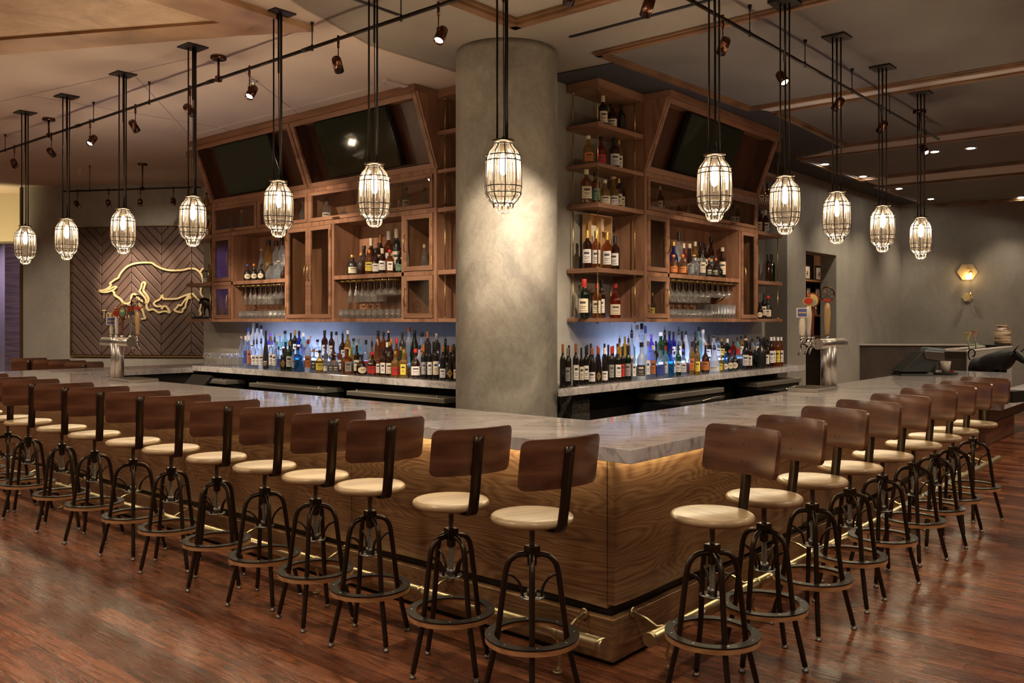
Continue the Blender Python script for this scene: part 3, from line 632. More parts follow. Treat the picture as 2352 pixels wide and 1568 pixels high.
def rack(mp, par, u0, u1, n):
    """u shaped brass rails hanging under the niche shelf, open to the front"""
    for k in range(n + 1):
        u = u0 + (u1 - u0) * k / n
        r = MB(mp); hw = (u1-u0)/n * 0.30
        r.tube([(u-hw, 0.02, ZS0-0.022), (u-hw*0.9, 0.30, ZS0-0.022)], 0.0045, 6)
        r.tube([(u+hw, 0.02, ZS0-0.022), (u+hw*0.9, 0.30, ZS0-0.022)], 0.0045, 6)
        r.tube([(u-hw, 0.02, ZS0-0.022), (u-hw*0.6, -0.004, ZS0-0.022), (u+hw*0.6, -0.004, ZS0-0.022), (u+hw, 0.02, ZS0-0.022)], 0.006, 6)
        r.box(u-0.003, u+0.003, 0.05, 0.054, ZS0-0.022, ZS0); r.box(u-0.003, u+0.003, 0.26, 0.264, ZS0-0.022, ZS0)
        r.box(u-hw, u+hw, 0.049, 0.055, ZS0-0.025, ZS0-0.021); r.box(u-hw, u+hw, 0.259, 0.265, ZS0-0.025, ZS0-0.021)
        r.build('glass_rack_rail', M['brass'], par)
def cabinet(mp, u0, u1, cols, flaps, lab):
    e = empty('wall_cabinet', (0,0,0), 0, lab, 'cabinet', 'walnut back bar cabinets')
    c = MB(mp); T = 0.018
    c.box(u0, u1, DEP, DEP+0.012, ZB0, ZR1)                                        # back
    c.box(u0, u1, 0.0, DEP, ZB0, ZB1); c.box(u0, u1, 0.0, DEP, ZM0, ZM1); c.box(u0, u1, 0.0, DEP, ZR0, ZR1)
    c.box(u0, u0+0.04, 0.0, DEP, ZB1, ZM0); c.box(u1-0.04, u1, 0.0, DEP, ZB1, ZM0)
    c.box(u0, u0+0.04, 0.0, DEP, ZM1, ZR0); c.box(u1-0.04, u1, 0.0, DEP, ZM1, ZR0)
    for a in cols['div']: c.box(a-0.017, a+0.017, 0.0, DEP, ZB1, ZM0)
    for a in cols['fdiv']: c.box(a-0.017, a+0.017, 0.0, DEP, ZM1, ZR0)
    for a, b in cols['shelf']: c.box(a, b, 0.0, DEP, ZS0, ZS1)
    c.build('carcass', M['cab'], e, bevel=0.0015)
    for d in cols['doors']: door(mp, e, *d)
    for d in flaps: door(mp, e, d[0], d[1], ZM1+0.002, ZR0-0.004, handle=d[2], flap=True, fr=0.036)
    for a, b, n in cols['rack']: rack(mp, e, a, b, n)
    return e
zu0, zu1, zl0, zl1 = ZS1+0.006, ZM0-0.004, ZB1+0.004, ZS0-0.003
cabinet(mL, 3.40, 7.21, dict(div=[3.855, 4.905, 5.72, 6.775], fdiv=[5.311, 6.25], shelf=[(3.44,4.89),(5.735,7.17)],
    doors=[(3.445,3.835,zu0,zu1,3.80,3.45), (3.445,3.835,zl0,zl1,3.80,3.45),
           (4.925,5.308,zl0,zu1,5.285,4.93), (5.312,5.70,zl0,zu1,5.335,5.695),
           (6.795,7.165,zu0,zu1,6.83,7.16), (6.795,7.165,zl0,zl1,6.83,7.16)],
    rack=[(4.02,4.76,8), (5.85,6.65,8)]),
    [(3.445,5.292,(3.95,4.83)), (5.33,6.232,(5.78,)), (6.268,7.165,(6.72,))],
    'walnut wall cabinet left of the column with glass doors and two open niches')
cabinet(mR, 3.555, 5.95, dict(div=[3.985, 5.50], fdiv=[], shelf=[(3.595,5.484)],
    doors=[(3.60,3.965,zu0,zu1,3.93,3.605), (3.60,3.965,zl0,zl1,3.93,3.605), (5.522,5.905,zl0,zu1,5.56,5.90)],
    rack=[(4.08,5.42,11)]),
    [(3.60,5.905,(4.15,5.3))],
    'walnut wall cabinet right of the column with glass doors and one open niche')
# ------------------------------------------------------------------ television cabinets leaning out
def tvcab(mp, u0, u1, lab, opens):
    """opens: list of (u0,u1) of the openings"""
    e = empty('television_cabinet', (0,0,0), 0, lab, 'cabinet', 'leaning walnut television cabinets')
    z0, z1, d0, d1 = 3.0, 3.645, 0.0, -0.25
    L = math.hypot(z1-z0, d1-d0); tz, td = (z1-z0)/L, (d1-d0)/L      # up the slope
    def sl(u, w, v): return mp(u, d0 + td*v + tz*w, z0 + tz*v - td*w)
    # w > 0 goes into the cabinet
    f = MB(sl); R = 0.05
    def frm(a, b):
        f.box(a, a+R, -0.008, 0.02, 0.0, L); f.box(b-R, b, -0.008, 0.02, 0.0, L)
        f.box(a+R, b-R, -0.008, 0.02, 0.0, R); f.box(a+R, b-R, -0.008, 0.02, L-R, L)
    for a, b in opens: frm(a, b)
    f.build('face_frame', M['cabh'], e, bevel=0.003)
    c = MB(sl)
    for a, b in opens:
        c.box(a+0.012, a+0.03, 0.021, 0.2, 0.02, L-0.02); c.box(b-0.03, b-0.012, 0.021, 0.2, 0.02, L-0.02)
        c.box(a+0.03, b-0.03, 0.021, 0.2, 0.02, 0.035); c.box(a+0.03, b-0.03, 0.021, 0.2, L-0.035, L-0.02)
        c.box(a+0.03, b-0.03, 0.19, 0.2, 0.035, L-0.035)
    c.build('recess', M['cabshade'], e)
    for a, b in ((u0-0.012, u0+0.008), (u1-0.008, u1+0.012)):
        s = MB(mp); s.hexa([(a,-0.0,z0),(b,-0.0,z0),(b,DEP,z0),(a,DEP,z0),(a,d1-0.0,z1),(b,d1-0.0,z1),(b,DEP,z1),(a,DEP,z1)])
        s.build('side_panel', M['cab'], e)
    MB(mp).box(u0-0.012, u1+0.012, d1-0.035, DEP, ZT0+0.006, ZT1).build('crown', M['cabh'], e, bevel=0.003)
    mb = MB(mp); mb.box(u0, u1, d1-0.006, d1+0.002, z1-0.002, z1+0.004); mb.build('brass_line', M['brass'], e)
    return sl, L
def television(sl, L, a, b, lab):
    e = empty('television', (0,0,0), 0, lab, 'television', 'televisions in the leaning cabinets')
    MB(sl).box(a, b, 0.085, 0.13, 0.056, L-0.056).build('housing', M['blackgloss'], e, bevel=0.004)
    MB(sl).box(a+0.012, b-0.012, 0.080, 0.0845, 0.068, L-0.066).build('screen', M['screen'], e)
    MB(sl).box((a+b)/2-0.2, (a+b)/2+0.2, 0.1305, 0.188, 0.2, L-0.2).build('wall_mount', M['black'], e)
sl, L = tvcab(mL, 3.40, 7.21, 'walnut television cabinet leaning out above the left cabinet, two openings', [(3.41,5.30),(5.315,7.20)])
television(sl, L, 3.93, 5.03, 'television in the opening nearest the column, left back bar')
television(sl, L, 5.83, 6.93, 'television in the far left opening, with a painted greenish reflection')
sl, L = tvcab(mR, 3.555, 5.95, 'walnut television cabinet leaning out above the right cabinet, one opening', [(3.565,5.94)])
television(sl, L, 4.15, 5.30, 'television above the right back bar')
# ------------------------------------------------------------------ open shelf units on brass rods
SH = [(1.60,1.635),(2.03,2.07),(2.595,2.635),(2.945,2.98),(3.29,3.33),(3.63,3.705)]
def shelf_unit(mp, u0, u1, rods, lab, back=DEP, dtop=0.0):
    e = empty('shelf_unit', (0,0,0), 0, lab, 'shelf', 'open walnut shelf units on brass rods')
    for i, (a, b) in enumerate(SH):
        MB(mp).box(u0, u1, 0.0 - (dtop if i == 5 else 0), back, a, b).build('shelf', M['cabh'], e, bevel=0.003)
    for (u, d) in rods:
        r = MB(mp)
        for i in range(5):
            za, zb = SH[i][1], SH[i+1][0]
            r.cyl((u, d, za), (u, d, zb), 0.0055, 8)
            r.cyl((u, d, za), (u, d, za+0.012), 0.011, 10); r.cyl((u, d, zb-0.014), (u, d, zb), 0.011, 10)
        r.cyl((u, d, SH[0][0]), (u, d, SH[0][0]-0.012), 0.012, 10)
        r.build('rod', M['brass'], e)
    return e
shelf_unit(mR, 2.81, 3.54, [(2.85,0.035),(3.44,0.035),(2.85,0.30),(3.44,0.30)], 'open walnut shelf unit on brass rods right of the column')
shelf_unit(mR, 5.965, 6.615, [(6.0,0.035),(6.56,0.035),(6.56,0.30)], 'open walnut shelf unit on brass rods at the far right end of the back bar')
shelf_unit(mL, 2.70, 3.387, [(3.325,0.035),(2.76,0.035),(3.325,0.30)], 'open walnut shelf unit on brass rods left of the column')
shelf_unit(mL, 7.225, 7.81, [(7.30,0.035),(7.74,0.035),(7.74,0.30)], 'open walnut shelf unit on brass rods beside the sign wall')
# cladding beside the shelves
# ------------------------------------------------------------------ under counter steel
def cooler(mp, u0, u1, lab, perf=False):
    e = empty('steel_workstation', (0,0,0), 0, lab, 'bar station', 'steel workstations behind the bar')
    MB(mp).box(u0, u1, 0.0, 0.25, 0.912, 0.955).build('steel_top', M['satin'], e, bevel=0.004)
    MB(mp).box(u0+0.01, u1-0.01, 0.04, 0.25, 0.1, 0.911).build('body', M['black'], e)
    for k in range(3):
        a = u0+0.02+(u1-u0-0.04)*k/3; b = u0+0.02+(u1-u0-0.04)*(k+1)/3
        d = MB(mp).box(a+0.006, b-0.006, 0.015, 0.039, 0.14, 0.86).build('door', M['dsteel'], e, bevel=0.004)
        MB(mp).box(a+0.05, b-0.05, -0.01, 0.0145, 0.80, 0.82).build('handle', M['steel'], d)
    for uu in (u0+0.12, u1-0.12):
        mb = MB(mp); mb.cyl((uu, 0.03, 0.955), (uu, 0.03, 0.967), 0.014, 10); mb.cyl((uu,0.03,0.967),(uu,0.03,0.974),0.008,8); mb.build('knob', M['chrome'], e)
    for uu in (u0+0.2, u1-0.2):
        MB(mp).box(uu-0.03, uu+0.03, 0.08, 0.2, 0.0, 0.099).build('leg', M['black'], e)
    return e
mLu = lambda u, d, z: (1.84 + d, u, z); mRu = lambda u, d, z: (u, 1.84 + d, z)
cooler(mLu, 2.95, 4.25, 'long steel topped cooler under the left back counter, nearest the column')
cooler(mLu, 4.59, 5.88, 'long steel topped cooler under the left back counter, middle one')
cooler(mLu, 6.34, 7.10, 'short steel topped cooler under the left back counter, farthest left')
def station(u0, u1, lab):
    e = empty('ice_station', (0,0,0), 0, lab, 'bar station', 'ice stations behind the bar')
    MB(mRu).box(u0, u1, -0.02, 0.22, 0.895, 0.945).build('hood', M['satin'], e, bevel=0.006)
    MB(mRu).box(u0+0.02, u1-0.02, 0.0, 0.22, 0.1, 0.894).build('body', M['black'], e)
    mb = MB(mRu)
    for r in range(5):
        for c in range(8):
            uu = u0 + 0.03 + c*0.032 + (0.016 if r % 2 else 0)
            mb.box(uu, uu+0.006, -0.012, -0.0005, 0.80+r*0.018, 0.80+r*0.018+0.016); mb.box(uu, uu+0.026, -0.012, -0.0005, 0.80+r*0.018, 0.80+r*0.018+0.004)
    mb.build('perforated_guard', M['dsteel'], e)
    MB(mRu).box(u0+0.36, u1-0.05, -0.035, -0.0005, 0.70, 0.85).build('bottle_rail', M['dsteel'], e, bevel=0.006)
    mb = MB(mRu); mb.tube([(u1-0.5,-0.04,0.84),(u1-0.3,-0.07,0.865),(u1-0.1,-0.07,0.865),(u1-0.06,-0.04,0.80)],0.008,8); mb.build('handle', M['steel'], e)
    MB(mRu).box(u0-0.16, u0-0.145, -0.32, 0.1, 0.6, 0.885).build('splash_panel', M['blackgloss'], e)
    for uu in (u0+0.1, u1-0.1): MB(mRu).box(uu-0.03, uu+0.03, 0.05, 0.15, 0.0, 0.099).build('leg', M['black'], e)
station(3.44, 4.68, 'steel ice station with perforated guard under the right back counter, nearest the column')
station(5.44, 6.62, 'steel ice station with perforated guard under the right back counter, farthest right')
_m = pz(458, 872, 0.99)
e = empty('register_screen', (_m[0]-0.9, _m[1]-1.2, 0), 0, 'black till screen seen from behind at the left end inside the bar', 'monitor')
e.location = (1.62, 6.62, 0)
MB().hexa([(-0.02,-0.2,0.90),(0.03,-0.2,0.88),(0.03,0.2,0.88),(-0.02,0.2,0.90),(0.10,-0.2,1.02),(0.14,-0.2,1.0),(0.14,0.2,1.0),(0.10,0.2,1.02)]).build('screen', M['black'], e, bevel=0.01)
MB().box(-0.03, 0.12, -0.1, 0.1, 0.0, 0.88).build('stand', M['black'], e)
# ================================================================== stools
# stool faces +X; backrest on the -X side; z as in the photo (seat 0.785, foot ring 0.27)
def arc(c, r, a0, a1, n, f): return [f(c, r, a0 + (a1-a0)*i/n) for i in range(n+1)]
def stool_protos():
    root = empty('bar_stool', (0,0,0))
    mb = MB(); mb.lathe([(0.0,0.749),(0.150,0.749),(0.168,0.753),(0.177,0.762),(0.179,0.770),(0.177,0.778),(0.170,0.784),(0.155,0.785),(0.0,0.785)], 48)
    mb.build('seat', M['seat'], root)
    mb = MB(); R = 0.42; hw = 0.205; n = 14; t = 0.018; zt, zb = 1.138, 0.925
    def bp(a, w, z):      # curved board: a along, w thickness
        lean = (z - 0.925) * 0.16
        ang = a / R; rr = R + w
        return (-0.208 - lean - (R - R * math.cos(ang)) * -1 * 0 + (1 - math.cos(ang)) * R - w * math.cos(ang), rr * math.sin(ang) * 1.0, z)
    # rounded outline
    out = []; cr = 0.032
    for (cxx, czz, a0) in ((hw-cr, zt-cr, 0), (-hw+cr, zt-cr, 90), (-hw+cr, zb+cr, 180), (hw-cr, zb+cr, 270)):
        for k in range(6):
            a = math.radians(a0 + 90*k/5); out.append((cxx + cr*math.cos(a), czz + cr*math.sin(a)))
    # grid fill: columns along a, top and bottom heights
    cols = []
    aa = [-hw + cr*(1-math.cos(PI/2*k/6)) for k in range(7)]; aa += [-hw + cr + (2*hw-2*cr)*k/12 for k in range(1,12)]; aa += [-q for q in aa[:7][::-1]]
    for i in range(25):
        a = aa[i]; d = hw - abs(a)
        ins = 0 if d > cr else cr - math.sqrt(max(0, cr*cr - (cr-d)**2))
        cols.append((a, zb + ins + 0.004, zt - ins - 0.0))
    fr, bk = [], []
    for a, z0, z1 in cols:
        fr.append([mb.P(bp(a, 0, z0 + (z1-z0)*j/4)) for j in range(5)]); bk.append([mb.P(bp(a, t, z0 + (z1-z0)*j/4)) for j in range(5)])
    for i in range(24):
        for j in range(4):
            mb.F((fr[i][j], fr[i+1][j], fr[i+1][j+1], fr[i][j+1]), True); mb.F((bk[i][j], bk[i][j+1], bk[i+1][j+1], bk[i+1][j]), True)
        mb.F((fr[i][0], bk[i][0], bk[i+1][0], fr[i+1][0])); mb.F((fr[i][4], fr[i+1][4], bk[i+1][4], bk[i][4]))
    for i in (0, 24):
        for j in range(4): mb.F((fr[i][j], fr[i][j+1], bk[i][j+1], bk[i][j]))
    b = mb.build('backrest', M['back'], root, bevel=0.004)
    for yy in (-0.016, 0.016):
        for zz in (0.985, 1.06):
            x, y, z = bp(yy, 0, zz); mb = MB(); mb.tube([(x-0.001,y,z),(x+0.0035,y,z)], 0.0048, 10); mb.build('bolt', M['dsteel'], b)
    # strap
    mb = MB(); W = 0.025; T = 0.005
    path = [(-0.06,0.744),(-0.165,0.744),(-0.190,0.750),(-0.201,0.768),(-0.204,0.80),(-0.212,0.86),(-0.2265-0.002,0.92),(-0.2265-0.0065-0.0,0.96),(-0.2265-0.0345,1.10)]
    path = [(-0.06,0.744),(-0.165,0.744),(-0.190,0.750),(-0.203,0.768),(-0.209,0.80),(-0.221,0.86),(-0.2285,0.915),(-0.2350,0.96),(-0.2575,1.105)]
    path = [(q[0], q[1]) for q in smooth([(a_, b_, 0) for a_, b_ in path], 3)]
    L_, R_ = [], []
    for i, (x, z) in enumerate(path):
        x0, z0 = path[max(0,i-1)]; x1, z1 = path[min(len(path)-1,i+1)]; dx, dz = x1-x0, z1-z0; q = math.hypot(dx,dz); nx, nz = -dz/q, dx/q
        nx, nz = -abs(nx) if abs(dz) > 1e-6 else 0, (nz if False else -abs(nz))
        L_.append([mb.P((x, -W, z)), mb.P((x, W, z))]); R_.append([mb.P((x+nx*T, -W, z+nz*T)), mb.P((x+nx*T, W, z+nz*T))])
    for i in range(len(path)-1):
        mb.F((L_[i][0], L_[i][1], L_[i+1][1], L_[i+1][0]), True); mb.F((R_[i][0], R_[i+1][0], R_[i+1][1], R_[i][1]), True)
        for k in (0,1): mb.F((L_[i][k], R_[i][k], R_[i+1][k], L_[i+1][k]))
    for i in (0, -1): mb.F((L_[i][0], L_[i][1], R_[i][1], R_[i][0]))
    mb.build('back_strap', M['iron'], root)
    # screw post with ridges
    mb = MB(); prof = [(0.0,0.455)]
    z = 0.455
    while z < 0.748: prof += [(0.0128,z),(0.0112,z+0.003)]; z += 0.006
    prof += [(0.0128,0.7485),(0.0,0.7485)]
    mb.lathe(prof, 14, smooth=False); mb.build('screw_post', pbr('screw_steel', (0.15,0.125,0.095), 0.5, 0.7), root)
    mb = MB(); mb.box(-0.026,0.026,-0.026,0.026,0.600,0.650); mb.cyl((0,0,0.565),(0,0,0.60),0.021,16); mb.build('collar', M['iron'], root, bevel=0.003)
    mb = MB(); mb.lathe([(0.0,0.428),(0.054,0.428),(0.054,0.433),(0.0,0.433)], 28); mb.cyl((0,0,0.434),(0,0,0.462),0.021,16); mb.build('hub_plate', M['dsteel'], root)
    # foot ring
    ring = MB().ring(0.162, 0.203, 0.268, 0.2745, 56).build('foot_ring', M['blacksteel'], root)
    mb = MB(); mb.ring(0.168, 0.2015, 0.246, 0.2675, 56); mb.build('wood_rim', M['seatrim'], ring)
    for k in range(8):
        a = 2*PI*k/8 + 0.26; mb = MB(); mb.tube([(0.182*math.cos(a),0.182*math.sin(a),0.2742),(0.182*math.cos(a),0.182*math.sin(a),0.2762)], 0.0045, 8); mb.build('screw', M['steel'], ring)
    # legs
    legs = []
    for k in range(4):
        mb = MB()
        pts = [(0.015,0,0.612),(0.045,0,0.612),(0.075,0,0.603),(0.098,0,0.580),(0.110,0,0.548),(0.118,0,0.50),(0.136,0,0.36),(0.147,0,0.27),(0.152,0,0.235),(0.166,0,0.18),(0.205,0,0.022)]
        mb.tube(smooth(pts, 3), 0.0125, 12)
        lg = mb.build('leg', M['iron'], root)
        mb = MB(); mb.tube(smooth([(0.112,0,0.528),(0.088,0,0.522),(0.062,0,0.500),(0.046,0,0.468),(0.041,0,0.434)], 3), 0.0065, 8); mb.build('brace', M['iron'], lg)
        mb = MB(); mb.lathe([(0.0,0.0005),(0.014,0.0005),(0.016,0.004),(0.010,0.012),(0.006,0.014),(0.006,0.022),(0,0.022)], 14, (0.207,0,0)); mb.build('glide', M['dsteel'], lg)
        lg.rotation_euler = (0,0,PI/2*k); legs.append(lg)
    return root
M['seatrim'] = wood('rim_wood', (0.30,0.13,0.05), (0.42,0.20,0.085), (0.5,0.27,0.12), scale=(3,3,9), rough=0.4)
stool = stool_protos(); stool_used = False
def place_stool(x, y, yaw, legyaw, label, group, dz=0.0):
    global stool_used
    r = stool if not stool_used else copy_tree(stool)
    stool_used = True
    r.location = (x, y, 0); r.rotation_euler = (0,0,yaw)
    k = 0
    for c in r.children:
        if c.name.split('.')[0] == 'leg': c.rotation_euler = (0,0, legyaw - yaw + PI/2*k); k += 1
    tag(r, label, 'stool', group)
vdeg = math.degrees(math.atan2(FY, FX))
lf = [(1222,0,0),(1036,33,3),(850,22,3),(725,-18,2),(608,12,1),(498,38,2),(393,28,2),(306,0,2),(217,20,1),(142,35,3),(65,30,0),(18,0,1),(-45,20,0)]
N_L = len(lf)
for i, (px, ly, yw) in enumerate(lf):
    y = pX(px, 1000, -0.49)[1]
    lb = 'walnut backed swivel stool at the left bar side, %s counting from the corner' % ORD[i+1] if i else 'swivel stool nearest the corner on the left bar side, its back strap facing out'
    va = math.atan2(y - CAMY, -0.49 - CAMX)
    place_stool(-0.49, y, PI/2 - math.radians(14 + yw), va + math.radians(ly), lb, 'stools along the left bar side')
rt = [(1636,20,0),(1755,-28,2),(1866,8,0),(1952,25,-2),(2027,-10,1),(2098,10,0),(2147,-15,0),(2189,20,0),(2235,0,0)]
for i, (px, ly, yw) in enumerate(rt):
    x = pY(px, 1000, -0.49)[0]
    lb = 'bolted walnut backrest stool on the right bar side, %s counting from the corner' % ORD[i+1] if i else 'stool nearest the corner on the right bar side, bolted backrest facing out'
    va = math.atan2(-0.49 - CAMY, x - CAMX)
    place_stool(x, -0.49, PI - math.radians(12 + yw), va + math.radians(ly), lb, 'stools along the right bar side')
for i, (px, yy) in enumerate(((62,9.9),(120,9.2),(163,8.75),(207,8.30))):
    x, y, _ = pX(px, 900, 1.18)
    place_stool(1.18, yy, PI/2 - math.radians(25), 0.4, 'walnut stool back showing beyond the far bar top, %s from the left' % ORD[i+1], 'stools beyond the far bar top')

# ================================================================== pendants
M['wire'] = pbr('dark_wire', (0.02,0.015,0.011), 0.55)
def pendant_proto():
    root = empty('cage_pendant', (0,0,0))      # origin at the ceiling
    T = 2.565 - H                                # top plate, relative to the ceiling
    mb = MB(); mb.box(-0.085,0.085,-0.085,0.085,-0.022,-0.0005); c = mb.build('canopy', M['blacksteel'], root, bevel=0.002)
    mb = MB()
    for a in (45, 225): mb = MB(); mb.tube([(0.055*math.cos(math.radians(a)),0.055*math.sin(math.radians(a)),-0.022),(0.055*math.cos(math.radians(a)),0.055*math.sin(math.radians(a)),-0.025)],0.004,8); mb.build('screw', M['steel'], c)
    for k, a in enumerate((20, 140, 260)):
        x, y = 0.033*math.cos(math.radians(a)), 0.033*math.sin(math.radians(a))
        mb = MB(); mb.cyl((x,y,-0.022),(x,y,T+0.004), 0.0058, 8); mb.build('rod', M['blacksteel'], root)
    mb = MB(); mb.cyl((0,0,-0.022),(0,0,-0.42), 0.007, 8); mb.tube([(0,0,-0.42),(0.004,0.002,-0.7),(0.012,0.005,-1.0),(0,0,T)], 0.003, 6); mb.lathe([(0.0,T),(0.010,T),(0.012,T+0.012),(0.006,T+0.024),(0,T+0.024)],10); mb.build('cord', M['black'], root)
    mb = MB(); mb.lathe([(0.0,T+0.004),(0.050,T+0.004),(0.062,T+0.002),(0.062,T-0.004),(0.040,T-0.008),(0.0,T-0.008)], 28); mb.build('top_plate', M['iron'], root)
    # ribbed glass
    prof = [(0.042,-0.010),(0.047,-0.022),(0.055,-0.038),(0.074,-0.060),(0.085,-0.080),(0.090,-0.105),(0.092,-0.17),(0.092,-0.235),(0.088,-0.262),(0.083,-0.276),(0.087,-0.292),(0.082,-0.308),(0.066,-0.326),(0.050,-0.335),(0.047,-0.345),(0.045,-0.358),(0.037,-0.374),(0.020,-0.385),(0.0,-0.388)]
    mb = MB(); mb.lathe([(r, T+z) for r, z in prof], 96, cap=False, rib=0.055, nr=12); mb.build('glass_shade', M['g_shade'], root)
    # cage
    mb = MB(); rr = 0.0033
    wp = [(0.050,-0.018),(0.058,-0.034),(0.079,-0.058),(0.092,-0.082),(0.0955,-0.11),(0.0985,-0.17),(0.0985,-0.24),(0.096,-0.27),(0.092,-0.292),(0.074,-0.319),(0.054,-0.336),(0.052,-0.355)]
    for k in range(10):
        a = 2*PI*k/10 + 0.2; mb.tube([(r*math.cos(a), r*math.sin(a), T+z) for r, z in wp], rr, 5)
    for r, z in ((0.054,-0.020),(0.0935,-0.082),(0.097,-0.110),(0.0985,-0.245),(0.096,-0.280),(0.056,-0.336)):
        mb.tube([(r*math.cos(2*PI*k/32), r*math.sin(2*PI*k/32), T+z) for k in range(32)], rr, 5, closed=True)
    mb.build('wire_cage', M['wire'], root)
    mb = MB(); mb.lathe([(0.0,-0.009),(0.019,-0.009),(0.021,-0.03),(0.018,-0.065),(0.0,-0.065)], 16, (0,0,T)); mb.build('socket', M['iron'], root)
    mb = MB(); mb.lathe([(0.0,-0.066),(0.010,-0.067),(0.016,-0.085),(0.019,-0.11),(0.019,-0.155),(0.014,-0.175),(0.0,-0.183)], 16, (0,0,T)); mb.build('bulb', M['bulb'], root)
    return root
pen = pendant_proto(); first = True
PEN = []
for px in (58,153,283,443,640,860,1156): PEN.append(('L', pX(px, 500, 0.1)))
for px in (1641,1803,1922,2027,2115): PEN.append(('R', pY(px, 500, 0.1)))
cnt = {'L':0,'R':0}
for side, p in PEN:
    cnt[side] += 1
    r = pen if first else copy_tree(pen); first = False
    r.location = (p[0], p[1], H)
    if side == 'L' and cnt['L'] == 7: lb = 'ribbed glass cage pendant in front of the concrete column'
    elif side == 'L': lb = 'ribbed glass cage pendant left of the column, %s from the left edge' % ORD[cnt['L']]
    else: lb = 'ribbed glass cage pendant right of the column, %s from the column' % ORD[cnt['R']]
    tag(r, lb, 'pendant lamp', 'caged glass pendants over the bar')
    lamp('POINT', 'bulb_light', (0,0,2.565-H-0.125), 15, (1.0,0.78,0.54), size=0.03, parent=r)

# ================================================================== track lighting
def rail(name, lab, p, q, z, r=0.0125):
    e = empty(name, (0,0,0), 0, lab, 'track')
    MB().cyl((p[0],p[1],z),(q[0],q[1],z), r, 10).build('rail', M['blacksteel'], e)
    return e
def canopy_stem(e, x, y, z, round_=True):
    mb = MB()
    if round_: mb.lathe([(0.0,H-0.001),(0.062,H-0.001),(0.062,H-0.035),(0.05,H-0.04),(0.0,H-0.04)], 24, (x,y,0)); mb.cyl((x,y,H-0.04),(x,y,z+0.02),0.009,10); mb.box(x-0.02,x+0.02,y-0.02,y+0.02,z-0.022,z+0.022)
    else: mb.lathe([(0.0,H-0.001),(0.016,H-0.001),(0.006,H-0.045),(0.0,H-0.045)], 10, (x,y,0)); mb.cyl((x,y,H-0.03),(x,y,z),0.004,8); mb.cyl((x,y,z-0.022),(x,y,z+0.02),0.009,8)
    mb.build('canopy' if round_ else 'support', M['copper'] if round_ else M['blacksteel'], e)
spot_proto = None
def spot_head():
    """origin where it clips on the rail; head child turns"""
    root = empty('track_spotlight', (0,0,0))
    mb = MB(); mb.cyl((0,0,0.022),(0,0,-0.06),0.009,10); mb.cyl((0,0,-0.06),(0,0,-0.135),0.004,8); mb.lathe([(0,-0.135),(0.012,-0.137),(0.012,-0.155),(0,-0.157)],10); mb.build('stem', M['copper'], root)
    mb = MB(); mb.lathe([(0.0,0.045),(0.026,0.045),(0.031,0.038),(0.033,0.0),(0.033,-0.062),(0.030,-0.062),(0.029,-0.05),(0.0,-0.05)], 24, (-0.036,0,0)); h = mb.build('head', M['copper'], root)
    h.location = (0,0,-0.146)
    mb = MB(); mb.lathe([(0.0,-0.049),(0.026,-0.049),(0.024,-0.0525),(0.0,-0.0525)],20,(-0.036,0,0)); mb.build('lamp_face', M['spotface'], h)
    return root
spot_proto = spot_head(); sp_used = False
def spot(x, y, z, aim, lab, group, power=None, cone=34, blend=0.7, color=(1.0,0.81,0.60), turn=0.0):
    global sp_used
    r = spot_proto if not sp_used else copy_tree(spot_proto)
    sp_used = True
    r.location = (x, y, z); tag(r, lab, 'spotlight', group)
    h = [c for c in r.children if c.name.split('.')[0] == 'head'][0]
    src = Vector((x, y, z - 0.146)); d = (Vector(aim) - src).normalized()
    q = (-d).to_track_quat('Z', 'X'); h.rotation_euler = q.to_euler()
    if power:
        lamp('SPOT', 'spot_beam', src + q @ Vector((-0.036,0,-0.06)), power, color, aim=aim, size=0.02, cone=cone, blend=blend)
        l = COL.objects[-1] if False else bpy.context.scene.objects[-1]
    return r
ZR = 3.53; XL = 0.36; YR = 0.31
t1 = rail('track_rail', 'long dark track rail on the ceiling over the left bar side', (XL, 9.2), (XL, 0.34), ZR)
for px in (112, 502): canopy_stem(t1, XL, pX(px, 180, XL)[1], ZR)
for px in (12, 215, 343, 717, 921): canopy_stem(t1, XL, pX(px, 180, XL)[1], ZR, False)
for px in (178, 483, 705):
    y = pX(px, 100, XL)[1]; MB().cyl((XL, y-0.05, ZR), (XL, y+0.05, ZR), 0.0165, 10).build('coupler', M['blacksteel'], t1)
t2 = rail('track_rail', 'long dark track rail on the ceiling over the right bar side', (0.42, YR), (6.57, YR), ZR)
canopy_stem(t2, pY(2112, 180, YR)[0], YR, ZR)
for px in (1722, 1849, 1957, 2043): canopy_stem(t2, pY(px, 180, YR)[0], YR, ZR, False)
LS = [(33,'L',(W0+WD*0.9+Vector((0,0,1.3)))[:]), (118,'L',(2.5,9.5,2.2)), (207,'L',(-2.2,5.6,0)), (311,'L',(2.4,6.4,1.3)), (437,'L',(2.5,5.3,2.2)),
      (573,'L',(-1.9,3.0,0)), (777,'L',(2.3,3.9,1.5)), (1007,'L',(-1.6,1.2,0))]
n = 0
for px, sd, aim in LS:
    n += 1; y = pX(px, 100, XL)[1]
    spot(XL, y, ZR, aim, 'bronze track spotlight over the left bar side, %s from the left' % ORD[n], 'spotlights on the left ceiling track', power=150 if aim[0] > 1 else 70, cone=44)
RS = [(1485,(2.0,2.0,1.6)), (1660,(3.4,2.3,1.5)), (1802,(1.6,-2.0,0)), (1922,(4.7,2.4,1.5)), (2024,(6.2,2.4,1.5)), (2126,(4.6,-2.2,0))]
n = 0
for px, aim in RS:
    n += 1; x = pY(px, 100, YR)[0]
    spot(x, YR, ZR, aim, 'bronze track spotlight over the right bar side, %s from the left' % ORD[n], 'spotlights on the right ceiling track', power=110 if aim[1] > 1 else 50, cone=44)
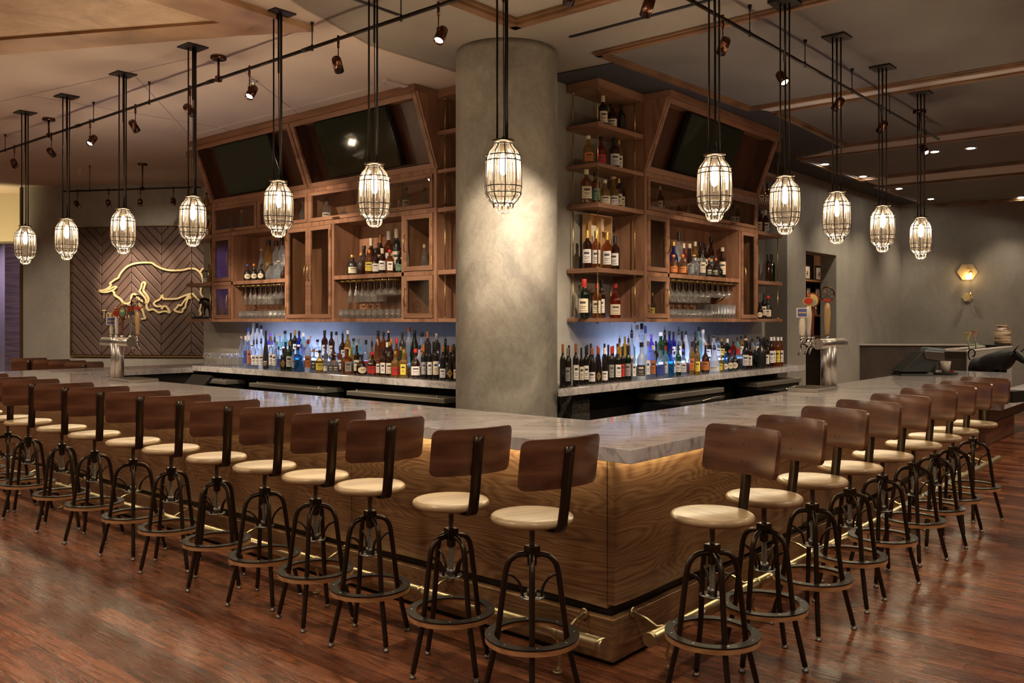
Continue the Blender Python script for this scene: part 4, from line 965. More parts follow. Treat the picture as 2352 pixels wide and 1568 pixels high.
# short rail before the sign
sa = pd(143, 438, 11.9); sb = pd(462, 431, 11.5); zs = (sa[2]+sb[2])/2
t3 = rail('track_rail', 'short copper track rail in front of the chevron sign wall', sa, sb, zs)
for px, rd in ((330, True), (208, False)):
    k = (px-143)/(462-143); canopy_stem(t3, sa[0]+(sb[0]-sa[0])*k, sa[1]+(sb[1]-sa[1])*k, zs, rd)
for i, (px, tu) in enumerate(((179,285),(252,300),(325,340),(400,410))):
    k = (px-143)/(462-143); x, y = sa[0]+(sb[0]-sa[0])*k, sa[1]+(sb[1]-sa[1])*k
    u, z = onW(tu, 640)
    spot(x, y, zs, mW(u, 0, z), 'small copper spotlight before the chevron sign, %s from the left' % ORD[i+1], 'spotlights on the short track', power=85, cone=32)
spot(0.36, 0.52, ZR, (CC[0]-0.3, CC[1]-0.3, 2.3), 'track spotlight above the corner aimed at the column', 'spotlights on the left ceiling track', power=330, cone=28, blend=0.9)
# ================================================================== chevron sign
def chevron_mat():
    m, n, l, b = newmat('chevron_leather')
    tc = n.new('ShaderNodeTexCoord'); sp = n.new('ShaderNodeSeparateXYZ'); l.new(tc.outputs['Object'], sp.inputs[0])
    def mth(op, a, c=None, d=None):
        q = N(n, 'ShaderNodeMath', operation=op)
        for i, x in enumerate((a, c, d)):
            if x is None: continue
            if isinstance(x, (int, float)): q.inputs[i].default_value = x
            else: l.new(x, q.inputs[i])
        return q.outputs[0]
    ua, ub = onW(233, 640, 0.05)[0], onW(301, 640, 0.05)[0]; HP = ub - ua
    u = mth('ADD', sp.outputs['X'], HP*8 - ua)
    tri = mth('PINGPONG', u, HP)
    slope = 1.02
    vv = mth('MULTIPLY_ADD', tri, -slope, sp.outputs['Z'])
    dv = mth('DIVIDE', mth('ADD', vv, 10.0), 0.152)
    fr = mth('FRACT', dv)
    ed = mth('ABSOLUTE', mth('SUBTRACT', fr, 0.5))           # .5 at the seam
    pil = mth('POWER', mth('MULTIPLY', ed, 2.0), 10.0)
    hgt = mth('SUBTRACT', 1.0, pil)
    edc = mth('ABSOLUTE', mth('SUBTRACT', mth('DIVIDE', tri, HP), 0.5)); colseam = mth('POWER', mth('MULTIPLY', edc, 2.0), 60.0)
    h2 = mth('SUBTRACT', hgt, mth('MULTIPLY', colseam, 0.6))
    bp = N(n, 'ShaderNodeBump', Strength=1.0, Distance=0.02); l.new(h2, bp.inputs['Height']); l.new(bp.outputs[0], b.inputs['Normal'])
    sm = mth('GREATER_THAN', ed, 0.47)
    no = N(n, 'ShaderNodeTexNoise', Scale=3.0, Detail=4.0); l.new(tc.outputs['Object'], no.inputs['Vector'])
    r = ramp(n, [(0.3, (0.085,0.052,0.041)), (0.7, (0.125,0.078,0.062))]); l.new(no.outputs['Fac'], r.inputs[0])
    mx = N(n, 'ShaderNodeMix', data_type='RGBA'); l.new(sm, mx.inputs[0]); l.new(r.outputs[0], mx.inputs[6]); mx.inputs[7].default_value = (0.03,0.017,0.013,1)
    l.new(mx.outputs[2], b.inputs['Base Color']); b.inputs['Roughness'].default_value = 0.42
    return m
u0, _ = onW(168, 600); u1, _ = onW(560, 600); _, z1 = onW(300, 522); _, z0 = onW(300, 815)
sg = empty('wall_sign', tuple(W0), math.atan2(WD.y, WD.x), 'brown padded chevron wall panel with a brass bull outline and lettering', 'sign')
# in this frame x runs along the wall, -y comes out of it
MB().box(u0, u1, -0.05, 0.0, z0, z1).build('padded_panel', chevron_mat(), sg, bevel=0.008)
mb = MB(); mb.box(u0, u1, -0.055, 0.0, z0-0.025, z0-0.008); mb.box(u0, u1, -0.055, 0.0, z1+0.008, z1+0.016); mb.box(u0-0.02, u0-0.006, -0.055, 0, z0-0.025, z1+0.016); mb.build('brass_edge', M['brass'], sg)
def sgp(zx, zy):                      # crop pixel of the sign to the wall frame
    return onW(160 + zx/4.9, 510 + zy/4.9, 0.09)
def stroke(mb, pts, wd, d0=-0.10, d1=-0.078):
    P = [Vector((*sgp(p[0], p[1]), 0)) for p in smooth([(a_, b_, 0) for a_, b_ in pts], 3)]
    n = len(P); Lp, Rp = [], []
    for i in range(n):
        t = (P[min(n-1,i+1)] - P[max(0,i-1)]).normalized(); nn = Vector((-t.y, t.x, 0))
        if 0 < i < n-1:
            t1_ = (P[i]-P[i-1]).normalized(); k = 1.0/max(0.55, abs(t1_.dot(t)))
        else: k = 1.0
        a, b_ = P[i] + nn*wd*k, P[i] - nn*wd*k
        Lp.append([mb.P((a.x, d, a.y)) for d in (d0, d1)]); Rp.append([mb.P((b_.x, d, b_.y)) for d in (d0, d1)])
    for i in range(n-1):
        mb.F((Lp[i][0], Lp[i+1][0], Rp[i+1][0], Rp[i][0])); mb.F((Lp[i][1], Rp[i][1], Rp[i+1][1], Lp[i+1][1]))
        mb.F((Lp[i][0], Lp[i][1], Lp[i+1][1], Lp[i+1][0])); mb.F((Rp[i][0], Rp[i+1][0], Rp[i+1][1], Rp[i][1]))
    for i in (0, -1): mb.F((Lp[i][0], Rp[i][0], Rp[i][1], Lp[i][1]))
mb = MB(); wd = 0.0135
stroke(mb, [(470,705),(457,690),(483,668),(520,642),(548,628),(562,600),(600,545),(650,500),(710,472),(790,457),(860,455),(925,458),(965,484),(1010,508),(1055,527),(1120,541),(1200,543),(1280,538),(1335,524),(1400,523),(1440,540),(1475,575),(1495,620),(1503,665),(1498,705),(1482,745),(1476,790),(1488,825),(1520,850)], wd)
stroke(mb, [(1475,560),(1500,525),(1550,520),(1600,560),(1620,640)], wd)
stroke(mb, [(330,768),(385,765),(430,745),(462,718),(472,704)], wd)
stroke(mb, [(330,768),(355,783),(415,788),(470,772),(510,752),(527,732),(515,724),(485,735),(440,758),(395,772)], wd*0.9)
stroke(mb, [(485,772),(500,790),(508,820),(540,842),(575,868),(600,900),(622,914),(660,914),(692,892),(694,850),(708,815),(732,808),(752,828),(775,862),(815,885),(850,915)], wd)
stroke(mb, [(835,674),(852,690),(838,740),(832,775),(856,806),(884,848),(888,890),(868,925),(868,960),(892,990),(925,982),(955,985),(1002,1016),(1040,1008),(1085,1002),(1128,1018),(1115,985),(1090,952),(1062,944),(1043,972),(1028,944),(998,950),(962,938),(948,915),(972,890),(1008,874),(1030,850),(1040,824),(1056,860),(1120,864),(1210,860),(1275,835),(1340,812),(1385,804),(1405,830),(1440,860),(1470,897),(1480,940),(1465,990),(1480,1030),(1465,1045)], wd)
stroke(mb, [(835,674),(818,690),(806,740),(790,776),(812,806),(846,846),(862,880),(868,925)], wd*0.9)
stroke(mb, [(1380,850),(1345,830),(1318,855),(1285,895),(1255,938),(1228,932),(1208,962),(1180,985),(1208,1005),(1268,1012),(1278,975),(1302,962),(1312,915),(1335,860),(1380,850)], wd)
stroke(mb, [(770,900),(800,950),(825,1000),(838,1050),(852,1082),(805,1088)], wd*0.9)
mb.build('bull_outline', M['paleb'], sg)
mb = MB()
for zx, zy in ((700,480),(1200,543),(500,800),(850,840),(1040,1008),(1120,864),(1230,1008),(1440,860),(830,1010)):
    a = sgp(zx, zy); mb.cyl((a[0], -0.078, a[1]), (a[0], -0.05, a[1]), 0.008, 8)
mb.build('standoff', M['brass'], sg)
def text_mesh(name, body, size, mat, parent, loc, rot, depth=0.01, align='LEFT', sx=1.0):
    c = bpy.data.curves.new(name, 'FONT'); c.body = body; c.size = size; c.extrude = depth; c.align_x = align
    t = bpy.data.objects.new('t', c); COL.objects.link(t)
    dg = bpy.context.evaluated_depsgraph_get(); dg.update()
    me = bpy.data.meshes.new_from_object(t.evaluated_get(dg)); bpy.data.objects.remove(t)
    me.materials.clear(); me.materials.append(mat)
    o = bpy.data.objects.new(name, me); COL.objects.link(o); o.parent = parent; o.location = loc; o.rotation_euler = rot; o.scale = (sx, 1, 1)
    return o
ta = sgp(365, 1080); tb = sgp(695, 1080); th = sgp(365, 985)[1] - ta[1]
tx = text_mesh('lettering', 'ToroToro', 1.0, M['paleb'], sg, (ta[0], -0.088, ta[1]), (PI/2, 0, 0), 0.008)
bb = [v.co for v in tx.data.vertices]; wx = max(v.x for v in bb) - min(v.x for v in bb); hh = max(v.y for v in bb)
sc = th / hh; tx.scale = ((tb[0]-ta[0]) / wx, sc, 1.0)

# ================================================================== beer towers
def lathe_at(name, prof, mat, parent, loc, n=20, rot=None, sc=None):
    mb = MB(); mb.lathe(prof, n); o = mb.build(name, mat, parent); o.location = loc
    if rot: o.rotation_euler = rot
    if sc: o.scale = sc
    return o
HANDLE = {
 'white': [(0,0),(0.016,0),(0.019,0.02),(0.024,0.07),(0.020,0.12),(0.014,0.14),(0,0.14)],
 'tall': [(0,0),(0.018,0),(0.015,0.03),(0.021,0.10),(0.024,0.16),(0.019,0.21),(0.010,0.235),(0,0.235)],
 'slim': [(0,0),(0.012,0),(0.010,0.03),(0.013,0.13),(0.016,0.22),(0.012,0.235),(0,0.235)]}
M['tanwood'] = pbr('tan_lacquer', (0.50,0.33,0.15), 0.2, coat=0.5); M['redwood'] = pbr('red_lacquer_wood', (0.20,0.045,0.02), 0.2, coat=0.5)
M['ivory'] = pbr('ivory_ceramic', (0.72,0.66,0.55), 0.2, coat=0.4); M['tapred'] = pbr('tap_red', (0.40,0.04,0.03), 0.25)
M['signblue'] = pbr('tap_blue', (0.10,0.12,0.36), 0.3); M['signgreen'] = pbr('tap_green', (0.12,0.26,0.18), 0.3); M['skyteal'] = pbr('tap_teal', (0.25,0.45,0.42), 0.3); M['sand'] = pbr('tap_sand', (0.60,0.48,0.20), 0.35)
def tower(mp, lab, handles, tubes, ztap=1.42, flip=1):
    """u along the bar, d across it (positive toward the bartender)"""
    e = empty('beer_tower', (0,0,0), 0, lab, 'beer tower', 'steel beer towers on the bar')
    mb = MB(mp)
    for u, d in tubes:
        mb.cyl((u,d,1.075),(u,d,1.46),0.038,28); 
    mb.build('column', M['steel'], e)
    mb = MB(mp)
    for u, d in tubes: mb.tube([(u,d,1.0705),(u,d,1.082)],0.055,28)
    mb.build('base_flange', M['chrome'], e)
    uc = sum(t[0] for t in tubes)/len(tubes)
    MB(mp).tube([(uc-0.26*1,0,ztap),(uc+0.26,0,ztap)],0.041,28).build('cross_tube', M['steel'], e)
    mb = MB(mp)
    for s in (-1,1): mb.tube([(uc+s*0.26,0,ztap),(uc+s*0.268,0,ztap)],0.0435,28)
    mb.build('end_cap', M['chrome'], e)
    for i, h in enumerate(handles):
        u = h['u']; D = 0.11
        f = MB(mp); f.cyl((u,0.035,ztap),(u,D,ztap),0.014,12); f.cyl((u,D,ztap-0.03),(u,D,ztap+0.05),0.013,12); f.tube([(u,D,ztap-0.02),(u,D+0.015,ztap-0.05),(u,D+0.03,ztap-0.09)],0.008,8); f.tube([(u,D,ztap+0.03),(u,D,ztap+0.055)],0.018,12)
        tp = f.build('tap', M['chrome'], e)
        x, y, z = mp(u, D, ztap+0.055)
        k = h['kind']; hl = HANDLE[k][-1][1]; s = h.get('s', 1.0)
        hd = lathe_at('tap_handle', [(r*s, zz*s) for r, zz in HANDLE[k]], M[h['mat']], tp, (x,y,z), 20)
        zt = z + hl*s
        q = Vector((CAMX-x, CAMY-y, 0)).normalized(); ang = math.atan2(q.y, q.x)
        def badge(prof_r, mats, zz, w_=1.0, hgt=1.0, th_=0.012, off=0.02, square=False):
            for j, (rr, mt) in enumerate(zip(prof_r, mats)):
                b = MB()
                if square: b.box(-th_/2-j*0.002, th_/2+j*0.002, -rr*w_, rr*w_, -rr*hgt, rr*hgt)
                else: b.tube([(-th_/2-j*0.002,0,0),(th_/2+j*0.002,0,0)], rr, 28)
                o = b.build('badge' if j == 0 else 'badge_face', M[mt], hd); o.location = (q.x*off, q.y*off, zz - z); o.rotation_euler = (0,0,ang + h.get('tw',0))
                if not square: o.scale = (1, w_, hgt)
        if h.get('badge') == 'square': badge((0.042,0.033), ('ivory','signblue'), zt+0.03, 1.1, 0.9, square=True); badge((0.033,), ('sand',), zt+0.03, 0.95, 0.16, th_=0.022, square=True)
        if h.get('badge') == 'round': badge((0.062,0.050), ('redwood','sand'), zt+0.045, 0.85, 1.0); badge((0.030,), ('skyteal',), zt+0.03, 0.9, 0.8, th_=0.02)
        if h.get('badge') == 'oval': badge((0.05,0.036), ('redwood','signgreen'), zt+0.02, 0.72, 1.25); badge((0.018,), ('sand',), zt+0.03, 0.9, 0.7, th_=0.018); lathe_at('finial', [(0,0),(0.012,0),(0.016,0.012),(0.008,0.024),(0.012,0.034),(0,0.045)], M['gold'], hd, (0,0,zt-z+0.072))
        if h.get('badge') == 'red': badge((0.046,0.036), ('gold','tapred'), zt+0.02, 0.95, 0.72); lathe_at('finial', [(0,0),(0.012,0),(0.016,0.02),(0.0,0.03)], M['tapred'], hd, (0,0,zt-z+0.05))
        if h.get('badge') == 'ring':
            b = MB(); b.tube([(0,0.062*math.cos(2*PI*j/24),0.062*math.sin(2*PI*j/24)) for j in range(24)], 0.006, 6, closed=True)
            for j in range(4): b.tube([(0,-0.06*math.cos(PI*j/4),-0.06*math.sin(PI*j/4)),(0,0.06*math.cos(PI*j/4),0.06*math.sin(PI*j/4))],0.0025,5)
            o = b.build('wheel', M['copper'], hd); o.location = (0,0,zt-z+0.07); o.rotation_euler = (0,0,ang+0.5)
            badge((0.022,), ('tapred',), zt+0.02, 1.6, 0.6, off=0.03)
        if h.get('badge') == 'band':
            b = MB(); b.box(-0.022,0.022,-0.03,0.03,-0.045,0.045); o = b.build('badge', M['redwood'], hd, bevel=0.006); o.location = (0,0,zt-z+0.03); o.rotation_euler = (0,0,ang)
            b = MB(); b.box(-0.024,0.024,-0.032,0.032,-0.05,-0.02); o = b.build('badge_face', M['ink'], hd); o.location = (0,0,zt-z+0.03); o.rotation_euler = (0,0,ang)
    return e
TY = 5.68
mTL = lambda u, d, z: (0.34 + d, u, z)
uL = lambda px: pX(px, 700, 0.45)[1]
tower(mTL, 'steel beer tower on the left bar top in front of the chevron sign', [
    dict(u=uL(316)+0.0, kind='tall', mat='tanwood', badge='ring', s=1.0), dict(u=uL(300), kind='slim', mat='chrome', badge='band', s=0.9),
    dict(u=uL(281), kind='slim', mat='redwood', badge='oval', s=0.85), dict(u=uL(268), kind='tall', mat='ivory', badge='red', s=0.8), dict(u=uL(256), kind='white', mat='ivory', badge='square', s=0.75)],
    [(TY-0.045, -0.0), (TY+0.045, 0.0)])
TX = 3.62
mTR = lambda u, d, z: (u, 0.36 + d, z)
uR = lambda px: pY(px, 700, 0.47)[0]
tower(mTR, 'steel beer tower on the right bar top in front of the doorway', [
    dict(u=uR(1842), kind='white', mat='ivory', badge='square', s=1.15, tw=0.4), dict(u=uR(1857), kind='tall', mat='ivory', badge='red', s=1.12),
    dict(u=uR(1866), kind='slim', mat='redwood', badge='round', s=1.05), dict(u=uR(1900), kind='tall', mat='tanwood', badge='ring', s=1.18)],
    [(TX-0.06, 0), (TX+0.045, 0), (TX+0.11, 0.02)], ztap=1.43)
def tray(loc, rz, a, b, lab):
    e = empty('drip_tray', loc, rz, lab, 'drip tray', 'steel drip trays beside the beer towers')
    MB().box(-a, a, -b, b, 0.0005, 0.028).build('pan', M['steel'], e, bevel=0.004)
    mb = MB()
    for k in range(9): x = -a+0.02+k*(2*a-0.04)/9; mb.box(x, x+0.012, -b+0.015, b-0.015, 0.0285, 0.031)
    mb.build('grate', M['dsteel'], e)
tray((0.345, 5.38, 1.07), 0, 0.135, 0.20, 'steel drip tray beside the left beer tower')
tray((3.28, 0.36, 1.07), 0, 0.20, 0.12, 'steel drip tray beside the right beer tower')

# ================================================================== brass sconce on the far right wall
su, szu = onV(2221, 625); _, szl = onV(2221, 683)
e = empty('wall_sconce', tuple(V0), math.atan2(VD.y, VD.x), 'brass wall sconce with two hexagon plates and a glowing tube bulb', 'wall lamp')
def hexp(mb, cx_, cz_, r, d0, d1, sy=0.92):
    a = [mb.P((cx_+r*math.cos(PI/3*k), d0, cz_+r*sy*math.sin(PI/3*k))) for k in range(6)]; b = [mb.P((cx_+r*math.cos(PI/3*k), d1, cz_+r*sy*math.sin(PI/3*k))) for k in range(6)]
    mb.F(a); mb.F(b[::-1])
    for k in range(6): mb.F((a[k],a[(k+1)%6],b[(k+1)%6],b[k]))
mb = MB(); hexp(mb, su, szu, 0.172, -0.025, -0.001); mb.build('hexagon_plate', M['paleb'], e, bevel=0.003); mb = MB(); hexp(mb, su, szl, 0.088, -0.025, -0.001); mb.build('hexagon_plate', M['paleb'], e, bevel=0.003)
g = 0.03
mb = MB(); mb.tube([(su,-0.025,szu+0.06),(su,-0.10,szu+0.06),(su+g,-0.13,szu+0.06),(su+g,-0.13,szu)],0.007,8); mb.lathe([(0,0.012),(0.02,0.01),(0.045,-0.006),(0.02,-0.010),(0.018,-0.03),(0,-0.03)],16,(su+g,-0.13,szu)); mb.build('arm', M['brass'], e)
mb = MB(); mb.tube([(su,-0.025,szl-0.05),(su,-0.10,szl-0.06),(su+g,-0.13,szl-0.03),(su+g,-0.13,szl+0.04)],0.007,8); mb.lathe([(0,0.045),(0.04,0.05),(0.04,0.058),(0.016,0.062),(0.016,0.09),(0,0.09)],16,(su+g,-0.13,szl)); mb.build('arm', M['brass'], e)
mb = MB(); mb.lathe([(0.0,-0.032),(0.02,-0.035),(0.022,-0.10),(0.012,-0.125),(0,-0.13)],16,(su+g,-0.13,szu)); mb.build('bulb', emit('amber_bulb',(1.0,0.62,0.25),26), e)
mb = MB(); mb.lathe([(0.032,-0.03),(0.033,-0.2),(0.033,szl-szu+0.065)],20,(su+g,-0.13,szu),cap=False); mb.build('glass_tube', M['g_clear'], e)
lamp('POINT','sconce_light',(su+g,-0.14,szu-0.10),1.6,(1.0,0.6,0.28),size=0.03,parent=e)

# ================================================================== bull statues
def blob(name, chains, mat, parent, sub=2):
    """skinned body: chains of (x,y,z,r) joined at shared indexes"""
    me = bpy.data.meshes.new(name); vs, es, rs = [], [], []
    for ch in chains:
        prev = None
        for p in ch:
            if isinstance(p, int): idx = p
            else: vs.append(p[:3]); rs.append(p[3]); idx = len(vs)-1
            if prev is not None: es.append((prev, idx))
            prev = idx
    me.from_pydata(vs, es, []); o = bpy.data.objects.new(name, me); COL.objects.link(o)
    me.materials.append(mat)
    sk = o.modifiers.new('skin', 'SKIN'); sk.use_smooth_shade = True
    for i, r in enumerate(rs):
        q = me.skin_vertices[0].data[i]; q.radius = (r[0], r[1]) if isinstance(r, tuple) else (r, r); q.use_root = (i == 0)
    ss = o.modifiers.new('sub', 'SUBSURF'); ss.levels = sub; ss.render_levels = sub
    dg = bpy.context.evaluated_depsgraph_get(); dg.update()
    m2 = bpy.data.meshes.new_from_object(o.evaluated_get(dg)); bpy.data.objects.remove(o)
    m2.polygons.foreach_set('use_smooth', [True]*len(m2.polygons)); m2.materials.clear(); m2.materials.append(mat)
    o = bpy.data.objects.new(name, m2); COL.objects.link(o)
    if parent: o.parent = parent
    return o
M['bullblack'] = pbr('matte_black_bull', (0.004,0.0035,0.0035), 0.6); M['bronze'] = pbr('dark_bronze', (0.035,0.026,0.02), 0.3, 0.7)
def bull(loc, rz, s, mat, lab, cat='statue', head_up=0.0, base=None):
    e = empty('bull_statue', loc, rz, lab, cat)
    # x forward, unit: body length about 1, height about 0.8
    ch = [
      [(0.0,0,0.52,0.17*1.0), (-0.18,0,0.50,0.155), (-0.34,0,0.52,0.165), (-0.43,0,0.54,0.10)],
      [0, (0.16,0,0.57,0.215), (0.30,0,0.64,0.21), (0.40,0,0.69,0.165), (0.49,0,0.73,0.125), (0.57,0,0.68,0.095), (0.65,0,0.60,0.065), (0.685,0,0.575,0.055)],
      [2, (-0.33,0.10,0.40,0.085), (-0.30,0.11,0.28,0.055), (-0.38,0.11,0.17,0.038), (-0.37,0.11,0.06,0.032), (-0.35,0.11,0.02,0.04)],
      [2, (-0.36,-0.10,0.40,0.085), (-0.36,-0.11,0.28,0.055), (-0.44,-0.11,0.17,0.038), (-0.43,-0.11,0.06,0.032), (-0.41,-0.11,0.02,0.04)],
      [4+0, (0.20,0.10,0.40,0.08), (0.22,0.11,0.26,0.048), (0.21,0.11,0.14,0.035), (0.21,0.11,0.05,0.03), (0.23,0.11,0.02,0.038)],
      [4+0, (0.16,-0.10,0.40,0.08), (0.14,-0.11,0.26,0.048), (0.13,-0.11,0.14,0.035), (0.13,-0.11,0.05,0.03), (0.15,-0.11,0.02,0.038)],
    ]
    bd = blob('body', ch, mat, e); bd.scale = (s, s*0.85, s)
    for sy in (-1, 1):
        mb = MB(); mb.tube([(0.52*s, sy*0.06*s, 0.76*s),(0.53*s, sy*0.13*s, 0.79*s),(0.58*s, sy*0.17*s, 0.84*s),(0.64*s, sy*0.165*s, 0.91*s)], 0.026*s, 8, r1=0.006*s); mb.build('horn', mat, e)
    for sy in (-1, 1): mb = MB(); mb.tube([(0.49*s, sy*0.08*s, 0.73*s),(0.47*s, sy*0.13*s, 0.72*s),(0.45*s, sy*0.17*s, 0.69*s)], 0.026*s, 8, r1=0.006*s); mb.build('ear', mat, e)
    MB().tube(smooth([(-0.43*s,0,0.58*s),(-0.47*s,0,0.68*s),(-0.45*s,0,0.77*s),(-0.38*s,0,0.80*s),(-0.33*s,0,0.75*s),(-0.34*s,0,0.68*s),(-0.38*s,0,0.65*s)]), 0.016*s, 8).build('tail', mat, e)
    return e
b0 = pz(2240, 915, 0.645)
xb = 9.0; yb = 0.42
bl_ = pd(2232, 800, 10.9); br_ = pd(2345, 800, 10.4)
dxy = Vector((br_[0]-bl_[0], br_[1]-bl_[1])); mid = ((bl_[0]*0.6+br_[0]*0.4), (bl_[1]*0.6+br_[1]*0.4))
SB = 0.60
mbp = MB(); mbp.box(-0.33,0.33,-0.14,0.14,0,0.135); op = mbp.build('statue_plinth', M['black']); op.location = (mid[0], mid[1], 0.6405); op.rotation_euler = (0,0,math.atan2(dxy.y, dxy.x)); tag(op, 'black plinth under the large black bull statue', 'plinth')
bull((mid[0]+0.0, mid[1]+0.0, 0.776), math.atan2(dxy.y, dxy.x), SB, M['bullblack'], 'black bull statue standing on the low counter at the right end')
# small bronze bull on the left end shelf
pb = (2.32, 7.50, 1.635)
o = MB().box(2.24, 2.46, 7.28, 7.74, 1.6355, 1.665).build('statue_plinth', M['black']); tag(o, 'black plinth under the small bronze bull, left end shelf', 'plinth')
e = bull((2.33, 7.50, 1.666), PI/2 + 0.15, 0.28, M['bronze'], 'small bronze charging bull on a black plinth, left end shelf')

# vase, lilies, till, tumblers on the right
hxw = hx1 - hx
def onst(px, dy=0.5): return pY(px, 800, hy + (hy1-hy)*dy)
vx = pY(2303, 780, hy+0.10)
sc_ = 10.9/2009*1.0
zt_ = hz+0.012
vd = (vx[0]-CAMX)*FX + (vx[1]-CAMY)*FY
R_ = 17.0/2009*vd; Hh = 46/2009*vd
e = empty('vase', (vx[0], vx[1], hz+0.0122), 0, 'striped brown ceramic vase with wide lip on the host stand', 'vase')
mb = MB(); mb.box(-0.13, 0.13, -0.14, 0.13, -0.0005, 0.012); 
def stripes():
    m, n, l, b = newmat('striped_ceramic'); v = mapping(n, l, (2,2,42))
    no = N(n, 'ShaderNodeTexNoise', Scale=1.0, Detail=2.0); l.new(v, no.inputs['Vector'])
    r = ramp(n, [(0.42,(0.06,0.035,0.02)),(0.50,(0.30,0.20,0.12)),(0.6,(0.52,0.40,0.27))]); l.new(no.outputs['Fac'], r.inputs[0]); l.new(r.outputs[0], b.inputs['Base Color']); b.inputs['Roughness'].default_value = 0.35; return m
mb = MB(); mb.lathe([(0,0.0125),(R_*0.93,0.0125),(R_,0.03),(R_,Hh*0.72),(R_*0.96,Hh*0.78),(R_*0.66,Hh*0.85),(R_*0.60,Hh*0.93),(R_*0.80,Hh*1.03),(R_*0.72,Hh*1.03),(R_*0.55,Hh*0.93),(0,Hh*0.9)],36); mb.build('body', stripes(), e)
mb = MB(); mb.box(-0.14,0.14,-0.11,0.235,0.0005,0.012); mb.build('slate_mat', M['black'], e)
M['lily'] = pbr('lily_yellow', (0.75,0.66,0.28), 0.5); M['stem'] = pbr('lily_stem', (0.10,0.16,0.05), 0.5)
for px, hh, lb, mt in ((2225, 0.22, 'yellow calla lily in the planter of the host stand, left one', 'lily'), (2241, 0.25, 'pinkish calla lily in the planter of the host stand, right one', 'lily')):
    p = pY(px, 800, hy+0.12); dd = 1.0
    e = empty('calla_lily', (p[0], p[1], hz-0.041), 0, lb, 'flower', 'calla lilies in the planter')
    MB().tube([(0,0,0.002),(0.005,0,0.10),(-0.01,0.01,hh-0.05)], 0.007, 8).build('stem', M['stem'], e)
    mb = MB(); mb.lathe([(0.007,-0.06),(0.018,-0.03),(0.026,0.0),(0.038,0.03),(0.05,0.045)],16,(-0.01,0.01,hh),cap=False); mb.tube([(-0.01,0.01,hh-0.04),(-0.01,0.01,hh+0.02)],0.006,8); mb.build('flower', M[mt] if px < 2230 else pbr('lily_pink',(0.66,0.40,0.26),0.5), e)
    mb = MB(); mb.hexa([(0,-0.004,0.05),(0.05,-0.02,0.10),(0.10,0,0.12),(0.05,0.02,0.10),(0,0.0,0.054),(0.05,-0.02,0.104),(0.10,0,0.124),(0.05,0.02,0.104)]); mb.build('leaf', M['stem'], e)
# till terminals on the right end of the bar
tp = pz(2068, 862, 1.07)
e = empty('till_terminal', (tp[0]+0.05, tp[1]-0.02, 1.07), math.atan2(RY, RX), 'dark tilted till terminal on the right end of the bar top', 'register')
mb = MB(); mb.hexa([(-0.08,-0.10,0.0005),(0.25,-0.10,0.0005),(0.25,0.12,0.0005),(-0.08,0.12,0.0005),(-0.06,-0.08,0.04),(0.24,-0.08,0.04),(0.24,0.10,0.04),(-0.06,0.10,0.04)]); mb.build('base', M['black'], e, bevel=0.005)
mb = MB(); mb.hexa([(-0.08,-0.12,0.041),(0.20,-0.12,0.041),(0.20,0.14,0.041),(-0.08,0.14,0.041),(0.14,-0.10,0.24),(0.34,-0.10,0.20),(0.34,0.12,0.20),(0.14,0.12,0.24)]); mb.build('screen_housing', pbr('till_dark',(0.028,0.032,0.03),0.4), e, bevel=0.008)
mb = MB(); mb.hexa([(0.16,-0.125,0.17),(0.35,-0.125,0.15),(0.35,-0.102,0.15),(0.16,-0.102,0.17),(0.14,-0.125,0.25),(0.34,-0.125,0.235),(0.34,-0.102,0.235),(0.14,-0.102,0.25)]); mb.build('side_trim', M['dsteel'], e, bevel=0.004)
e2 = empty('payment_terminal', (tp[0]+0.62, tp[1]-0.08, 1.07), math.atan2(RY, RX), 'pale blue grey payment screen behind the dark till terminal', 'register')
mb = MB(); mb.hexa([(-0.1,-0.06,0.10),(0.12,-0.06,0.14),(0.12,0.1,0.14),(-0.1,0.1,0.10),(-0.02,-0.06,0.27),(0.18,-0.06,0.25),(0.18,0.1,0.25),(-0.02,0.1,0.27)]); mb.build('screen_housing', pbr('grey_blue_plastic',(0.17,0.22,0.25),0.35), e2, bevel=0.02)
MB().box(-0.03,0.08,-0.02,0.06,0.0005,0.13).build('stand', M['black'], e2)
tc_ = pz(2172, 860, 1.07)
e = empty('straw_cup', (tc_[0], tc_[1], 1.07), 0, 'pale ribbed cup in a black caddy on the right end of the bar top', 'cup')
MB().box(-0.10,0.10,-0.09,0.09,0.0005,0.02).build('caddy', M['black'], e)
MB().lathe([(0,0.021),(0.034,0.021),(0.050,0.135),(0.047,0.135),(0.032,0.026),(0,0.026)],24,rib=0.03,nr=10).build('cup', pbr('cup_cream',(0.60,0.54,0.45),0.25), e)
mb = MB(); mb.box(0.055,0.095,-0.06,0.02,0.021,0.04); mb.build('red_lid', M['tapred'], e)
